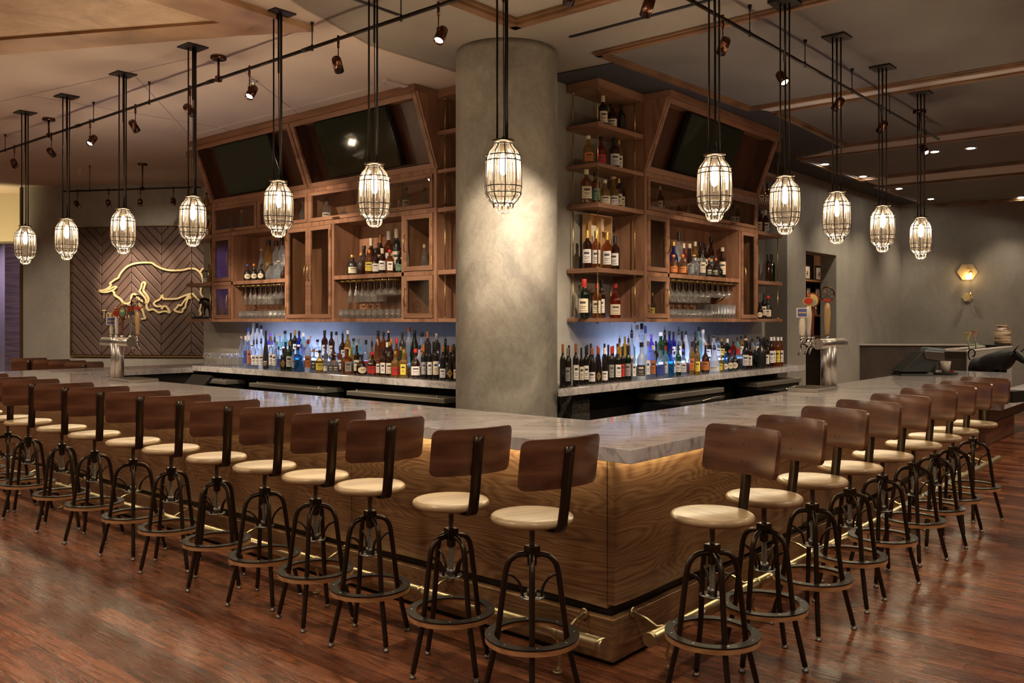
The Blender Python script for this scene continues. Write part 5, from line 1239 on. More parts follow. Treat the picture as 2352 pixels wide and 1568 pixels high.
# doorway room: shelves with framed certificates and shakers
e = empty('wall_shelving', (0,0,0), 0, 'dark shelving in the back room behind the doorway', 'shelf')
SY = 3.6
for z in (1.35, 1.72, 2.02, 2.32):
    MB().box(10.0, 12.95, SY, 4.18, z-0.03, z).build('shelf', M['cab'], e)
for x in (9.97, 12.95): MB().box(x, x+0.03, SY, 4.18, 0.0, 2.9).build('upright', M['cab'], e)
def certificate(px, py, w_, h_, zb, lab):
    x, y, z = pY(px, py, SY+0.12)
    e = empty('framed_certificate', (x, SY+0.10, zb), 0, lab, 'picture frame', 'framed certificates in the back room')
    mb = MB(); mb.box(-w_/2-0.03, -w_/2, 0, 0.02, 0.0005, h_+0.06); mb.box(w_/2, w_/2+0.03, 0, 0.02, 0.0005, h_+0.06); mb.box(-w_/2, w_/2, 0, 0.02, 0.0005, 0.03); mb.box(-w_/2, w_/2, 0, 0.02, h_+0.03, h_+0.06); mb.build('frame', M['black'], e)
    MB().box(-w_/2, w_/2, 0.008, 0.015, 0.03, h_+0.03).build('paper', M['white'], e)
    mb = MB(); mb.lathe([(0,-0.001),(0.04,-0.001),(0.04,0.001),(0,0.001)],20)
    o = mb.build('seal', pbr('seal_red',(0.40,0.2,0.13),0.6), e); o.rotation_euler = (PI/2,0,0); o.location = (0,0.0065,h_*0.62)
    mb = MB()
    for k in range(4): mb.box(-w_*0.3, w_*0.3, 0.0065, 0.0078, 0.03+h_*(0.12+0.08*k), 0.03+h_*(0.14+0.08*k))
    mb.build('writing', M['greylabel'], e)
certificate(1879, 607, 0.27, 0.21, 2.32, 'framed certificate with a red seal on the top shelf of the back room')
certificate(1852, 607, 0.24, 0.21, 2.32, 'framed certificate half hidden at the left of the top shelf, back room')
certificate(1876, 650, 0.17, 0.13, 2.02, 'small framed certificate in the middle of the second shelf, back room')
certificate(1855, 650, 0.15, 0.13, 2.02, 'small framed certificate at the left of the second shelf, back room')
certificate(1897, 648, 0.15, 0.13, 2.02, 'small framed certificate at the right of the second shelf, back room')
for i, (px, h_) in enumerate(((1860,0.16),(1873,0.18),(1886,0.2),(1898,0.13))):
    x, y, z = pY(px, 680, SY+0.10)
    mb = MB(); mb.lathe([(0,0.0005),(0.032,0.0005),(0.042,h_*0.6),(0.040,h_*0.65),(0.022,h_*0.85),(0.02,h_),(0,h_)],20)
    o = mb.build('cocktail_shaker', M['steel']); o.location = (x, SY+0.10, 1.72); tag(o, 'steel cocktail shaker on the third shelf of the back room, %s from the left' % ORD[i+1], 'shaker', 'cocktail shakers in the back room')
lamp('POINT', 'back_room_light', (10.6, 3.2, 2.9), 30, (1.0,0.72,0.45), size=0.1)
# ================================================================== bottles
# unit profiles: radius 1 at the widest, height 1
BK = {
 'wine': [(0,0),(0.92,0.0),(1,0.012),(1,0.60),(0.97,0.64),(0.80,0.69),(0.50,0.735),(0.38,0.77),(0.36,0.965),(0.40,0.97),(0.40,1.0),(0,1.0)],
 'burg': [(0,0),(0.92,0.0),(1,0.012),(1,0.42),(0.94,0.50),(0.78,0.60),(0.56,0.70),(0.40,0.78),(0.34,0.84),(0.33,0.965),(0.38,0.97),(0.38,1.0),(0,1.0)],
 'tall': [(0,0),(0.93,0.0),(1,0.01),(1,0.60),(0.96,0.65),(0.72,0.71),(0.42,0.75),(0.36,0.79),(0.34,0.97),(0.38,0.975),(0.38,1.0),(0,1.0)],
 'round': [(0,0),(0.9,0.0),(1,0.02),(1,0.48),(0.95,0.56),(0.75,0.64),(0.42,0.70),(0.35,0.75),(0.33,0.97),(0.37,0.975),(0.37,1.0),(0,1.0)],
 'square': [(0,0),(0.93,0.0),(0.99,0.015),(0.99,0.58),(0.93,0.62),(0.60,0.66),(0.36,0.70),(0.32,0.74),(0.32,1.0),(0,1.0)],
 'squat': [(0,0),(0.80,0.0),(0.95,0.06),(1,0.22),(0.98,0.42),(0.82,0.56),(0.50,0.64),(0.28,0.70),(0.24,0.78),(0.24,0.97),(0.28,0.98),(0.28,1.0),(0,1.0)],
 'cone': [(0,0),(0.93,0.0),(1,0.03),(0.96,0.30),(0.70,0.55),(0.42,0.72),(0.28,0.82),(0.26,0.98),(0,0.98),(0,1.0)],
 'slim': [(0,0),(0.93,0.0),(1,0.01),(1,0.66),(0.92,0.71),(0.5,0.76),(0.42,0.80),(0.42,1.0),(0,1.0)],
}
CAPR = {'wine':0.42,'burg':0.40,'tall':0.42,'round':0.42,'square':0.42,'squat':0.36,'cone':0.32,'slim':0.5}
CAPZ = {'wine':0.80,'burg':0.82,'tall':0.86,'round':0.88,'square':0.88,'squat':0.88,'cone':0.88,'slim':0.88}
LABZ = {'wine':(0.14,0.50),'burg':(0.08,0.34),'tall':(0.14,0.50),'round':(0.10,0.40),'square':(0.12,0.50),'squat':(0.12,0.42),'cone':(0.08,0.24),'slim':(0.15,0.55)}
GL = {'c':('b_clear','clear'),'f':('b_frost','frosted white'),'a':('b_amber','amber'),'n':('b_brown','dark amber'),'g':('b_green','green'),'d':('b_dgreen','dark green'),'b':('b_blue','bright blue'),
      'k':('b_dblue','cobalt blue'),'t':('b_teal','pale teal'),'w':('b_wine','dark'),'r':('b_red','red'),'x':('b_black','black'),'o':('b_gold','golden'),'v':('b_violet','violet')}
LB = {'w':('white','white label'),'c':('cream','cream label'),'g':('greylabel','grey label'),'k':('blacklabel','black label'),'y':('yellow','yellow label'),'r':('red','red label'),'o':('orange','orange label'),'s':('bluecap','blue label'),'d':('gold','gold diamond label'),'e':('cream','oval cream label'),'h':('signgreen','green label'),'-':(None,'no label')}
CP = {'k':'black','c':'cork','g':'gold','o':'orange','p':'coppercap','r':'red','b':'bluecap','w':'white','s':'silver','P':'pour','v':'purple','e':'cream','-':None,'t':'bluecap'}
CPN = {'k':'black','c':'cork','g':'gold','o':'orange','p':'copper','r':'red','b':'blue','w':'white','s':'silver','v':'violet','e':'cream'}
protos = {}
def label_mesh(kind, body, sq):
    z0, z1 = LABZ[kind]; r = 1.012
    if sq:
        mb = MB()
        if body == 'd':
            zc = (z0+z1)/2; hh = (z1-z0)/2*1.1
            mb.hexa([(1.0-0.02,0,zc-hh),(1.0-0.02,0.75,zc),(1.0-0.02,0,zc+hh),(1.0-0.02,-0.75,zc),(1.03-0.02,0,zc-hh),(1.03-0.02,0.75,zc),(1.03-0.02,0,zc+hh),(1.03-0.02,-0.75,zc)]); return mb
        mb.box(0.93, 0.965, -0.62, 0.62, z0, z1)
        mb.cur = 1; mb.box(0.966, 0.972, -0.4, 0.4, z0+(z1-z0)*0.62, z0+(z1-z0)*0.78); mb.box(0.966, 0.972, -0.3, 0.3, z0+(z1-z0)*0.35, z0+(z1-z0)*0.40); mb.box(0.966, 0.972, -0.3, 0.3, z0+(z1-z0)*0.22, z0+(z1-z0)*0.26)
        return mb
    mb = MB(); n = 12; A = 1.05
    def band(za, zb, aa, rr, cur, shape=None):
        mb.cur = cur
        for i in range(n):
            a0, a1 = -aa + 2*aa*i/n, -aa + 2*aa*(i+1)/n
            q = []
            for a in (a0, a1):
                if shape == 'e': k = math.sqrt(max(0.0, 1 - (a/aa)**2)); lo, hi = (za+zb)/2 - (zb-za)/2*k, (za+zb)/2 + (zb-za)/2*k
                elif shape == 'd': k = 1 - abs(a/aa); lo, hi = (za+zb)/2 - (zb-za)/2*k, (za+zb)/2 + (zb-za)/2*k
                else: lo, hi = za, zb
                q.append(((rr*math.cos(a), rr*math.sin(a), lo), (rr*math.cos(a), rr*math.sin(a), hi)))
            ids = [mb.P(q[0][0]), mb.P(q[1][0]), mb.P(q[1][1]), mb.P(q[0][1])]
            mb.F(ids, True)
    sh = body if body in 'ed' else None
    band(z0, z1, A if not sh else 0.95, r, 0, sh)
    H_ = z1 - z0
    if not sh:
        band(z0+H_*0.64, z0+H_*0.80, 0.55, r+0.012, 1); band(z0+H_*0.42, z0+H_*0.46, 0.6, r+0.012, 1); band(z0+H_*0.30, z0+H_*0.34, 0.45, r+0.012, 1); band(z0+H_*0.12, z0+H_*0.15, 0.7, r+0.012, 1)
    else:
        band(z0+H_*0.50, z0+H_*0.60, 0.35, r+0.012, 1); band(z0+H_*0.36, z0+H_*0.40, 0.3, r+0.012, 1)
    return mb
def bottle_proto(kind, gl, lb, cp):
    key = (kind, gl, lb, cp)
    if key in protos: return copy_tree(protos[key])
    nm = 'wine_bottle' if gl == 'w' else 'liquor_bottle'
    sq = kind in ('square',)
    pr = BK[kind]
    mb = MB(); mb.lathe(pr, 20 if not sq else 24, sq=0.8 if sq else 0.0); o = mb.build(nm, M[GL[gl][0]])
    if lb != '-':
        label_mesh(kind, lb, sq).build('label', [M[LB[lb][0]], M['ink'] if lb not in 'k' else M['cream']], o)
    cr, cz = CAPR[kind], CAPZ[kind]
    if cp == 'P':
        mb = MB(); mb.lathe([(0,1.0),(cr*0.9,1.0),(cr*0.95,1.03),(cr*0.5,1.05),(0,1.05)],12); mb.lathe([(cr*0.45,1.05),(cr*0.22,1.09),(cr*0.16,1.17),(0,1.175)],10); mb.build('pour_spout', M['black'], o)
        MB().lathe([(cr*0.98,0.88),(cr*0.98,0.985)],16,cap=False).build('neck_band', M['blacklabel'], o)
    elif cp != '-':
        if cp in 'c': mb = MB(); mb.lathe([(0,0.985),(cr*1.25,0.985),(cr*1.3,1.0),(cr*1.25,1.045),(cr*0.8,1.055),(0,1.055)],14)
        else: mb = MB(); mb.lathe([(cr,cz),(cr*1.03,cz+0.002),(cr*1.03,1.004),(cr*0.9,1.008),(0,1.008)],16,cap=False)
        mb.build('cap', M[CP[cp]], o)
    protos[key] = o
    return o
PLACED = []
def put_bottle(kind, gl, lb, cp, x, y, z, h, r, label, group):
    o = bottle_proto(kind, gl, lb, cp)
    if cp == 'c': h *= 0.95
    if cp == 'P': h *= 0.86
    o.location = (x, y, z + 0.0008); o.scale = (r, r, h)
    o.rotation_euler = (0, 0, math.atan2(CAMY - y, CAMX - x) + random.uniform(-0.3, 0.3))
    for c in o.children: c.parent = o
    tag(o, label, 'bottle', group); return o
def desc(kind, gl, lb, cp):
    k = {'squat':'squat ','square':'square ','cone':'cone-shaped ','slim':'slim ','tall':'','round':'','wine':'','burg':''}[kind]
    d = '%s%s %s' % (k, GL[gl][1], 'wine bottle' if gl == 'w' else 'bottle')
    if lb != '-': d += ' with ' + LB[lb][1]
    elif cp in CPN: d += ' with %s cap' % CPN[cp]
    return d
def row(txt, plane, val, zbase, org, sc, where, group):
    """each entry: px top_py width kind glass label cap, in the pixels of a crop with origin org and scale sc"""
    its = [t.split() for t in txt.strip().split(';') if t.strip()]
    its.sort(key=lambda t: float(t[0]))
    last = -9
    for i, t in enumerate(its):
        px, py, w_ = float(t[0])/sc + org[0], float(t[1])/sc + org[1], float(t[2])/sc
        kind, gl, lb, cp = t[3], t[4], t[5], t[6]
        f = pX if plane == 'X' else pY
        if zbase < 1.5:
            rng = ((1.945,2.195) if val < 2.19 else (2.205,2.418)) if plane == 'X' else ((1.805,2.05) if val < 2.05 else (2.06,2.272))
        else: rng = (2.20,2.515) if plane == 'X' else (2.06,2.375)
        k_w = 1.0 if gl == 'w' else 1.2
        best = None
        for off in (0, -0.02, 0.02, -0.04, 0.04, -0.06, 0.06, -0.08, 0.08):
            p = f(px, py, val + off); d = (p[0]-CAMX)*FX + (p[1]-CAMY)*FY
            r = w_/2/F_PX*d*k_w; q = p[0] if plane == 'X' else p[1]
            if q - r < rng[0] or q + r > rng[1]: continue
            gap = min([math.hypot(p[0]-a_, p[1]-b_) - r_ - r for a_, b_, z_, r_ in PLACED if abs(z_-zbase) < 0.3] + [0.004])
            if best is None or gap > best[0] + 1e-6: best = (gap, p, r)
            if gap >= 0.0039: break
        if best is None: best = (0, f(px, py, val), w_/2/F_PX*8.5)
        gap, p, r = best
        if gap < 0.001: r = max(r*0.55, r + gap - 0.001)
        h = p[2] - zbase
        top = [c for c in (1.60, 2.03, 2.595, 2.945, 3.29, 3.63) if c > zbase + 0.05][0]
        k = {'P':1.0, 'c':1.0}.get(cp, 1.008); h = min(h, (top - 0.012 - zbase)/k)
        PLACED.append((p[0], p[1], zbase, r))
        put_bottle(kind, gl, lb, cp, p[0], p[1], zbase, h, r, '%s, %s from left, %s' % (desc(kind, gl, lb, cp), ORD[i+1], where), group)
Z1 = 1.0905
A1, A2, A3, A4 = ((460,720),7.35), ((740,720),7.35), ((1270,720),7.35), ((1540,720),7.35)
def shift(txt, frm, to):          # crop 2 entries into crop 1 pixels
    out = []
    for t in txt.strip().split(';'):
        if not t.strip(): continue
        q = t.split(); q[0] = str(float(q[0]) + (frm[0][0]-to[0][0])*7.35); out.append(' '.join(q))
    return ';'.join(out) + ';'
# ---- left back counter
RT = 1.21      # top of the lit riser
GA = 'bottles in the front row of the left back counter'
front = """695 385 62 slim c - c;765 385 62 slim c s w;822 385 62 slim c o w;903 395 66 tall c w P;955 385 66 tall c w P;1028 370 74 tall f w P;1108 290 84 cone x k k;1190 390 62 tall c w g;1255 340 70 tall c w P;
1322 560 60 square c s k;1408 590 92 wine x d k;1508 470 92 tall g w g;1577 600 48 slim c w k;1650 560 116 square b - k;1820 440 92 tall f o r;1915 600 92 square c k o;2015 620 120 squat o y k;2112 470 74 cone c w P;2200 700 96 squat c k s;"""
front2 = """230 680 100 squat c k c;415 570 150 square a g c;585 500 84 tall n c c;665 690 150 squat n e k;850 650 150 squat n r r;950 560 70 tall a w P;1035 590 104 square n w k;1140 480 108 round n c g;1235 640 122 round o r g;1378 620 120 square o y g;1575 600 140 squat n w r;
1715 530 100 wine w g p;1818 520 92 wine w w k;1918 490 104 wine w c k;2040 545 112 burg w w p;2168 545 112 burg w d p;2262 560 90 burg w c k;"""
row(front + shift(front2, A2, A1), 'X', 2.035, Z1, A1[0], 7.35, 'front row, left back counter', GA)
mid = """1290 470 84 tall f w s;1440 480 80 tall n w k;1545 520 80 tall n k k;1705 520 70 tall c w b;1760 500 76 tall c - w;"""
mid2 = """60 480 70 tall n w P;190 480 86 round n o k;300 560 76 tall a w k;500 560 70 tall o h g;740 450 84 round c r k;840 410 84 tall o y P;1095 490 76 tall n w w;1165 430 76 tall n h o;1255 415 92 tall a k r;1330 560 90 square g - g;1390 500 86 tall o w k;1470 740 90 round t k -;1640 540 96 round f w k;1775 520 80 wine w k k;1880 480 96 wine w - k;2120 540 100 wine w w k;2225 520 84 wine w - k;"""
row(mid + shift(mid2, A2, A1), 'X', 2.13, Z1, A1[0], 7.35, 'middle row, left back counter', 'bottles in the middle row of the left back counter')
rearA = """812 240 84 tall f s b;890 165 90 round f w s;960 170 84 tall f - k;1028 200 90 round f - k;1180 330 84 tall v w v;1345 345 92 squat t w c;1432 290 100 round t w k;1530 330 70 tall d - k;1598 280 84 wine d w g;1670 295 84 tall k w k;1745 330 92 tall t s w;1855 380 96 squat c w c;1980 440 92 square c w k;2100 285 92 tall n w k;2215 308 84 tall n c k;2296 308 110 cone f s k;"""
rearA2 = """345 290 88 round n w P;432 285 90 round o y w;530 420 92 square t - k;614 402 92 square t - s;945 290 104 burg a - k;1036 310 84 tall a - k;1122 290 84 tall n - c;1350 320 84 tall x k k;1465 235 112 round c - p;1560 285 140 cone d - k;1682 315 112 tall c o k;1780 310 88 wine n - p;1932 340 110 wine x k s;2080 380 100 wine d - P;2215 520 70 wine d w k;"""
row(rearA + shift(rearA2, A2, A1), 'X', 2.29, RT+0.0005, A1[0], 7.35, 'lit riser, left back counter', 'bottles on the lit riser of the left back counter')
# ---- right back counter
row("""165 520 96 wine w - p;250 585 96 wine w g s;385 515 104 wine w w p;480 580 84 wine w c k;558 555 96 wine w w k;662 585 128 burg w w p;775 580 96 burg w d p;880 580 108 burg w w e;987 560 92 wine w g r;1098 570 110 wine w w g;1180 560 84 wine w r k;1270 550 96 wine d g k;
1380 560 74 square c w -;1495 490 128 round f k k;1608 470 80 square c w s;1690 540 80 slim c o w;1822 470 118 round c s P;1905 545 80 tall t w r;1985 560 110 square b - P;2050 640 46 slim c w k;2115 470 84 tall g w P;2200 650 86 slim s0 - k;""".replace('slim s0 - k','slim c w k'),
    'Y', 1.895, Z1, A3[0], 7.35, 'front row, right back counter', 'bottles in the front row of the right back counter')
row("""270 540 84 wine w - k;390 512 84 wine w - k;580 530 84 wine w - k;640 512 84 wine w - k;755 550 84 wine w - r;870 512 84 wine w - k;935 530 84 wine w - k;1015 550 84 wine w - r;1090 512 84 wine w - k;1330 190 100 tall c w P;1560 210 90 tall f - b;1740 470 70 tall w0 - k;""".replace('tall w0','tall n') ,
    'Y', 2.0, Z1, A3[0], 7.35, 'second row, right back counter', 'bottles in the second row of the right back counter')
row("""1125 370 70 slim o - P;1215 390 70 slim o - -;1275 370 70 slim o - P;1420 195 118 round f - s;1500 165 110 tall c - k;1660 350 90 tall v s v;1820 320 120 round g - w;1888 220 92 tall d - P;1968 300 92 square k - k;2034 312 80 tall k w k;2125 220 92 tall c w P;2178 300 88 round n s k;2245 300 110 cone f - k;""",
    'Y', 2.14, RT+0.0005, A3[0], 7.35, 'left half of riser, right counter', 'bottles on the lit riser of the right back counter')
row("""360 480 76 tall o o k;460 470 80 round o y k;405 560 190 squat x r -;590 500 120 squat n o c;738 490 160 cone f w P;860 700 80 square o y g;920 640 96 squat b e c;1000 620 96 squat x e r;1085 620 110 squat d e k;1270 420 118 wine w w c;1345 480 76 tall n w k;1425 560 86 tall d - g;1530 420 140 round x - k;1625 470 84 tall n w k;1700 400 76 slim n w w;1750 398 60 slim r w w;1815 400 76 slim a y w;1870 400 60 slim a w w;""",
    'Y', 1.90, Z1, A4[0], 7.35, 'front row, far right counter', 'bottles in the front row of the right back counter')
row("""420 270 84 tall n k P;480 230 96 round t - k;548 275 104 round f - w;645 360 92 round n w k;730 300 96 round f - P;800 360 84 tall c w P;865 430 84 tall n y g;960 430 84 wine d - e;1060 470 80 tall r - k;1130 370 84 tall t r P;1195 380 80 tall o w k;1265 370 96 wine w - k;1380 400 96 round c - P;1480 390 100 square c w k;1590 400 92 wine w - k;1640 440 80 wine d w -;""",
    'Y', 2.14, RT+0.0005, A4[0], 7.35, 'right half of riser, right counter', 'bottles on the lit riser of the right back counter')
# lit risers
def riser(mp, u0, u1, segs, lab):
    e = empty('bottle_riser', (0,0,0), 0, lab, 'shelf')
    MB(mp).box(u0, u1, 0.0, 0.22, 1.0905, RT-0.012).build('body', M['riserbody'], e)
    for a, b, s in segs:
        MB(mp).box(a, b, 0.0, 0.22, RT-0.0115, RT-0.0002).build('lit_top', emit('riser_led', (0.36,0.52,1.0), s), e)
M['riserbody'] = glassy('smoked_acrylic', (0.35,0.33,0.42), 0.06, 0.1, 0.35, (0.25,0.24,0.32))
riser(lambda u,d,z:(2.20+d,u,z), 3.0, 6.49, [(5.1,6.49,5.0),(4.3,5.1,1.8),(3.3,4.3,1.0)], 'stepped acrylic riser lit blue white under the rear bottles, left back counter')
riser(lambda u,d,z:(u,2.055+d,z), 3.12, 6.4, [(3.12,3.42,0.5),(3.42,4.3,6.0),(4.3,5.2,3.0),(5.2,6.4,0.5)], 'stepped acrylic riser lit blue white under the rear bottles, right back counter')
lamp('AREA','riser_glow',(2.44,5.95,1.26),2.5,(0.36,0.5,1.0),aim=(2.54,5.95,1.5),size=1.3,size_y=0.08)
lamp('AREA','riser_glow',(3.9,2.30,1.26),2.5,(0.36,0.5,1.0),aim=(3.9,2.40,1.5),size=1.1,size_y=0.08)
# ---- shelves and niches
# right open shelves: crop origin (1280,380) scale 4.236
O5, S5 = (1280,380), 4.236
row("282 40 92 tall a c e;372 65 80 tall a h k;460 145 92 round o c e;545 110 88 round o w c;596 130 60 tall n c g;625 170 60 tall n c k;", 'Y', 2.20, 2.635, O5, S5, 'middle shelf right of column', 'bottles on the shelves right of the column')
row("292 635 78 wine n w g;378 640 72 wine a w g;485 655 76 wine a w g;562 690 76 wine n w k;", 'Y', 2.20, 2.07, O5, S5, 'shelf with the wooden box', 'bottles on the shelves right of the column')
row("262 1108 92 wine d c r;385 1145 76 tall a c r;430 1115 66 wine n w k;562 1150 92 round r c r;", 'Y', 2.20, 1.635, O5, S5, 'bottom shelf right of column', 'bottles on the shelves right of the column')
O6, S6 = (1270,150), 2.614
row("212 425 54 round o o e;290 430 54 round r r k;368 405 54 wine n w k;395 435 40 tall o w g;", 'Y', 2.20, 2.98, O6, S6, 'upper shelf right of column', 'bottles on the shelves right of the column')
row("300 185 56 wine w c e;355 232 56 round n c k;410 235 48 wine w - k;", 'Y', 2.17, 3.33, O6, S6, 'topmost bottles right of column', 'bottles on the shelves right of the column')
# wooden presentation box behind
e = empty('wooden_box', (3.16, 2.31, 2.0705), 0, 'open pale wooden presentation box behind the bottles, right of the column', 'box')
mb = MB(); mb.box(-0.17,0.17,0.03,0.042,0,0.50); mb.box(-0.17,-0.158,-0.05,0.03,0,0.50); mb.box(0.158,0.17,-0.05,0.03,0,0.50); mb.box(-0.158,0.158,-0.05,0.03,0.488,0.50); mb.box(-0.008,0.008,-0.05,0.03,0,0.488); mb.box(-0.158,0.158,-0.05,0.03,0,0.012); mb.box(0.008,0.158,-0.05,0.03,0.35,0.36)
mb.build('case', pbr('pale_pine', (0.55,0.33,0.14), 0.6), e)
MB().box(-0.13,-0.05,-0.03,0.01,0.012,0.40).build('carton', M['cream'], e); MB().box(0.05,0.11,0.0,0.02,0.37,0.475).build('card', M['white'], e)
for i, (x, h_, lb) in enumerate(((3.02,0.30,'left one'),(3.22,0.24,'right one'))):
    e = MB().box(x-0.035, x+0.035, 2.32, 2.37, 1.6355, 1.6355+h_).build('bottle_carton', pbr('kraft_card', (0.40,0.22,0.12), 0.7)); tag(e, 'brown card bottle carton at the back of the bottom shelf, ' + lb, 'box', 'bottle cartons on the bottom shelf')
# far right shelves
O7, S7 = (1470,380), 4.237
row("1190 190 60 square o c k;1240 180 50 square a c k;", 'Y', 2.20, 2.98, O7, S7, 'upper right end shelf', 'bottles on the right end shelves')
row("1165 440 50 tall w1 c k;1185 470 44 tall r - k;1222 430 54 wine n w e;".replace('w1','n'), 'Y', 2.20, 2.635, O7, S7, 'second right end shelf', 'bottles on the right end shelves')
row("1245 870 54 wine n - k;1282 865 54 wine d - k;", 'Y', 2.20, 2.07, O7, S7, 'third right end shelf', 'bottles on the right end shelves')
row("1165 1330 50 round n e k;1205 1250 50 wine w c k;1245 1270 70 round x c r;", 'Y', 2.20, 1.635, O7, S7, 'bottom right end shelf', 'bottles on the right end shelves')
# right niche
row("325 745 76 round k - g;378 655 66 wine c - k;425 760 56 tall r - e;482 765 70 round n c e;536 745 52 slim o w e;585 750 52 slim n c k;634 760 52 slim n c k;692 700 52 slim n k k;800 800 58 slim n c e;", 'Y', 2.25, 2.0705, O7, S7, 'back row, right niche', 'bottles in the right niche')
row("325 870 66 round a o o;412 870 80 round a o o;522 870 92 squat c - c;608 830 52 slim c c k;672 900 60 squat n k o;738 905 64 squat n k o;770 960 60 round d - k;", 'Y', 2.13, 2.0705, O7, S7, 'front row, right niche', 'bottles in the right niche')
row("120 1240 56 squat n y g;", 'Y', 2.13, 1.635, O7, S7, 'behind lower right cabinet door', 'bottles behind glass')
row("130 340 40 square c h -;195 190 44 tall n w w;228 300 30 tall n c k;305 360 60 squat c - c;380 340 50 squat a - c;475 360 34 cone c c k;845 440 60 squat c - c;908 390 40 tall c w k;950 380 40 tall n c g;1030 400 50 round c w k;", 'Y', 2.2, 2.6455, O7, S7, 'behind right cabinet flap', 'bottles behind glass')
# left niches, crop (740,400) scale 4.48
O8, S8 = (740,400), 4.48
row("430 738 80 round n o k;505 662 76 wine n - e;602 625 64 wine n c p;685 590 84 wine a w w;765 565 84 wine x c e;810 690 40 wine n c k;", 'X', 2.42, 2.0705, O8, S8, 'back row, niche beside column', 'bottles in the niche nearest the column')
row("312 835 92 round x c g;400 812 80 squat n - g;486 780 76 tall a y p;552 760 64 round n w k;618 765 64 wine n w e;695 780 76 square a w r;790 800 60 round d h k;", 'X', 2.27, 2.0705, O8, S8, 'front row, niche beside column', 'bottles in the niche nearest the column')
row("1050 725 76 cone c - e;", 'X', 2.35, 2.0705, O8, S8, 'behind upper door beside column', 'bottles behind glass')
row("45 240 76 round c w k;225 340 84 squat c w -;370 320 34 squat c - -;865 130 72 tall c c k;1055 140 60 tall c - k;", 'X', 2.36, 2.6455, O8, S8, 'behind flap beside column', 'bottles behind glass')
O9, S9 = (470,400), 4.48
row("585 768 76 cone c - c;658 685 72 slim o - k;738 690 64 slim c - k;795 640 56 wine c - k;", 'X', 2.42, 2.0705, O9, S9, 'back row, far left niche', 'bottles in the far left niche')
row("440 928 64 squat x e b;508 925 60 squat x e o;582 922 60 squat x e k;680 915 90 squat c - k;762 892 92 squat c - c;815 950 60 squat n - k;", 'X', 2.27, 2.0705, O9, S9, 'front row, far left niche', 'bottles in the far left niche')
row("235 390 44 round c - k;270 450 36 tall c - -;380 370 50 round c - e;500 400 40 round c - -;905 400 56 squat o - g;1012 280 64 squat c - e;", 'X', 2.36, 2.6455, O9, S9, 'behind far left flaps', 'bottles behind glass')
row("185 1360 60 squat c - -;", 'X', 2.33, 1.6355, O9, S9, 'behind far left lower door', 'bottles behind glass')
row("12 990 50 round c w k;48 930 40 slim o - k;", 'X', 2.32, 2.0705, O9, S9, 'left end shelf above bronze bull', 'bottles on the left end shelves')
row("14 440 40 tall r - k;38 470 36 tall r w k;60 470 36 tall o - k;", 'X', 2.36, 2.6355, O9, S9, 'left end shelf beside flap', 'bottles on the left end shelves')
row("22 190 50 round o - k;", 'X', 2.36, 2.9805, O9, S9, 'upper left end shelf', 'bottles on the left end shelves')

# ================================================================== glasses
def glass_proto(kind):
    P = {
     'flute': [(0.030,0),(0.030,0.003),(0.004,0.008),(0.0035,0.075),(0.012,0.09),(0.022,0.13),(0.025,0.17),(0.022,0.215)],
     'wine': [(0.036,0),(0.036,0.003),(0.005,0.009),(0.004,0.085),(0.018,0.098),(0.036,0.125),(0.042,0.155),(0.038,0.195),(0.032,0.215)],
     'coupe': [(0.034,0),(0.034,0.003),(0.005,0.009),(0.004,0.075),(0.015,0.082),(0.038,0.105),(0.042,0.135),(0.036,0.15)],
     'tumbler': [(0.0,0),(0.036,0),(0.038,0.004),(0.040,0.09),(0.037,0.09),(0.035,0.012),(0.0,0.012)],
     'highball': [(0.0,0),(0.030,0),(0.031,0.004),(0.032,0.15),(0.0295,0.15),(0.0285,0.012),(0.0,0.012)]}
    mb = MB(); mb.lathe(P[kind], 18, cap=False)
    if kind in ('flute','wine','coupe'): mb.F([mb.P((P[kind][0][0]*math.cos(2*PI*k/18), P[kind][0][0]*math.sin(2*PI*k/18), 0)) for k in range(18)])
    return mb.build({'flute':'champagne_flute','wine':'wine_glass','coupe':'coupe_glass','tumbler':'tumbler','highball':'highball_glass'}[kind], M['g_drink'])
gp = {}
GN = {'flute':'champagne flute','wine':'wine glass','coupe':'round coupe glass','tumbler':'clear tumbler','highball':'clear highball glass'}
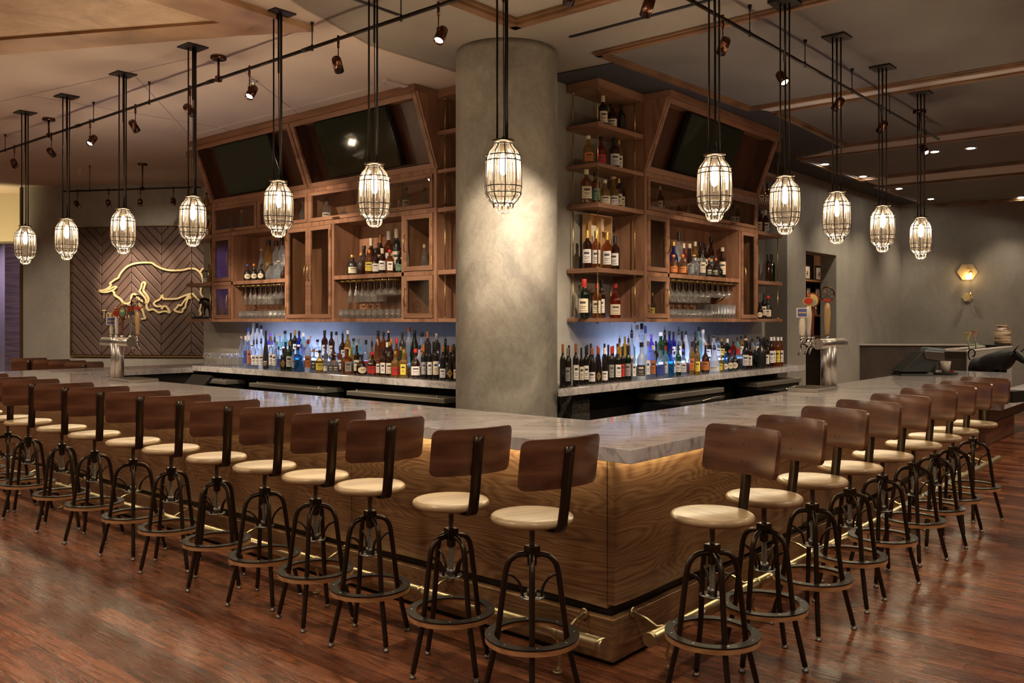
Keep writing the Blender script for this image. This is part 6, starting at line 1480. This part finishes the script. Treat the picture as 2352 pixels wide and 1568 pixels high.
def glass(kind, p, label, group, hang=False, s=1.0):
    if kind not in gp: gp[kind] = o = glass_proto(kind)
    else: o = gp[kind].copy(); COL.objects.link(o)
    o.location = p; o.rotation_euler = (PI,0,0) if hang else (0,0,0); o.scale = (s,s,s)
    tag(o, label, 'glass', group); return o
def hang_row(mp, u0, u1, n, kinds, where, group):
    """one glass under each gap between rails, two deep"""
    for k, kd in enumerate(kinds):
        if kd is None: continue
        u = u0 + (u1-u0)*(k+0.5)/n
        for j, d in enumerate((0.07, 0.18)):
            p = mp(u, d, ZS0-0.018)
            glass(kd, p, 'upside down %s hanging %s from the column, %s row, %s' % (GN[kd], ORD[k+1], ('front','back')[j], where), group, hang=True)
hang_row(mL, 4.02, 4.76, 8, ['coupe','coupe','coupe','wine','wine','flute','flute','flute'], 'niche nearest the column', 'glasses hanging in the niche nearest the column')
hang_row(mL, 5.85, 6.65, 8, ['coupe','coupe','wine','wine','wine','flute','flute','flute'], 'far left niche', 'glasses hanging in the far left niche')
hang_row(mR, 4.08, 5.42, 11, ['wine','wine','wine','wine','wine','wine','wine','coupe','coupe','coupe','coupe'], 'right niche', 'glasses hanging in the right niche')
def stand(mp, u0, u1, n, m_, kind, where, group, d0=0.05, dd=0.085, z=ZB1+0.0005):
    for j in range(m_):
        for k in range(n):
            u = u0 + (u1-u0)*(k+0.5)/n
            glass(kind, mp(u, d0+dd*j, z), '%s, %s from the column, %s row, %s' % (GN[kind], ORD[k+1], ORD[j+1], where), group)
stand(mL, 3.90, 4.86, 11, 3, 'tumbler', 'bottom of the niche nearest the column', 'tumblers at the bottom of the niche nearest the column')
stand(mL, 5.76, 6.70, 11, 3, 'tumbler', 'bottom of the far left niche', 'tumblers at the bottom of the far left niche')
stand(mR, 4.02, 4.90, 10, 3, 'tumbler', 'bottom of the right niche', 'tumblers at the bottom of the right niche')
stand(mR, 4.92, 5.46, 8, 3, 'highball', 'bottom of the right niche', 'highball glasses at the bottom of the right niche', dd=0.075)
mC = lambda u, d, z: (2.0 + d, u, z)
stand(mC, 6.55, 7.12, 6, 4, 'coupe', 'left end of the left back counter', 'stemmed glasses on the left back counter', d0=0.04, dd=0.10, z=1.0905)
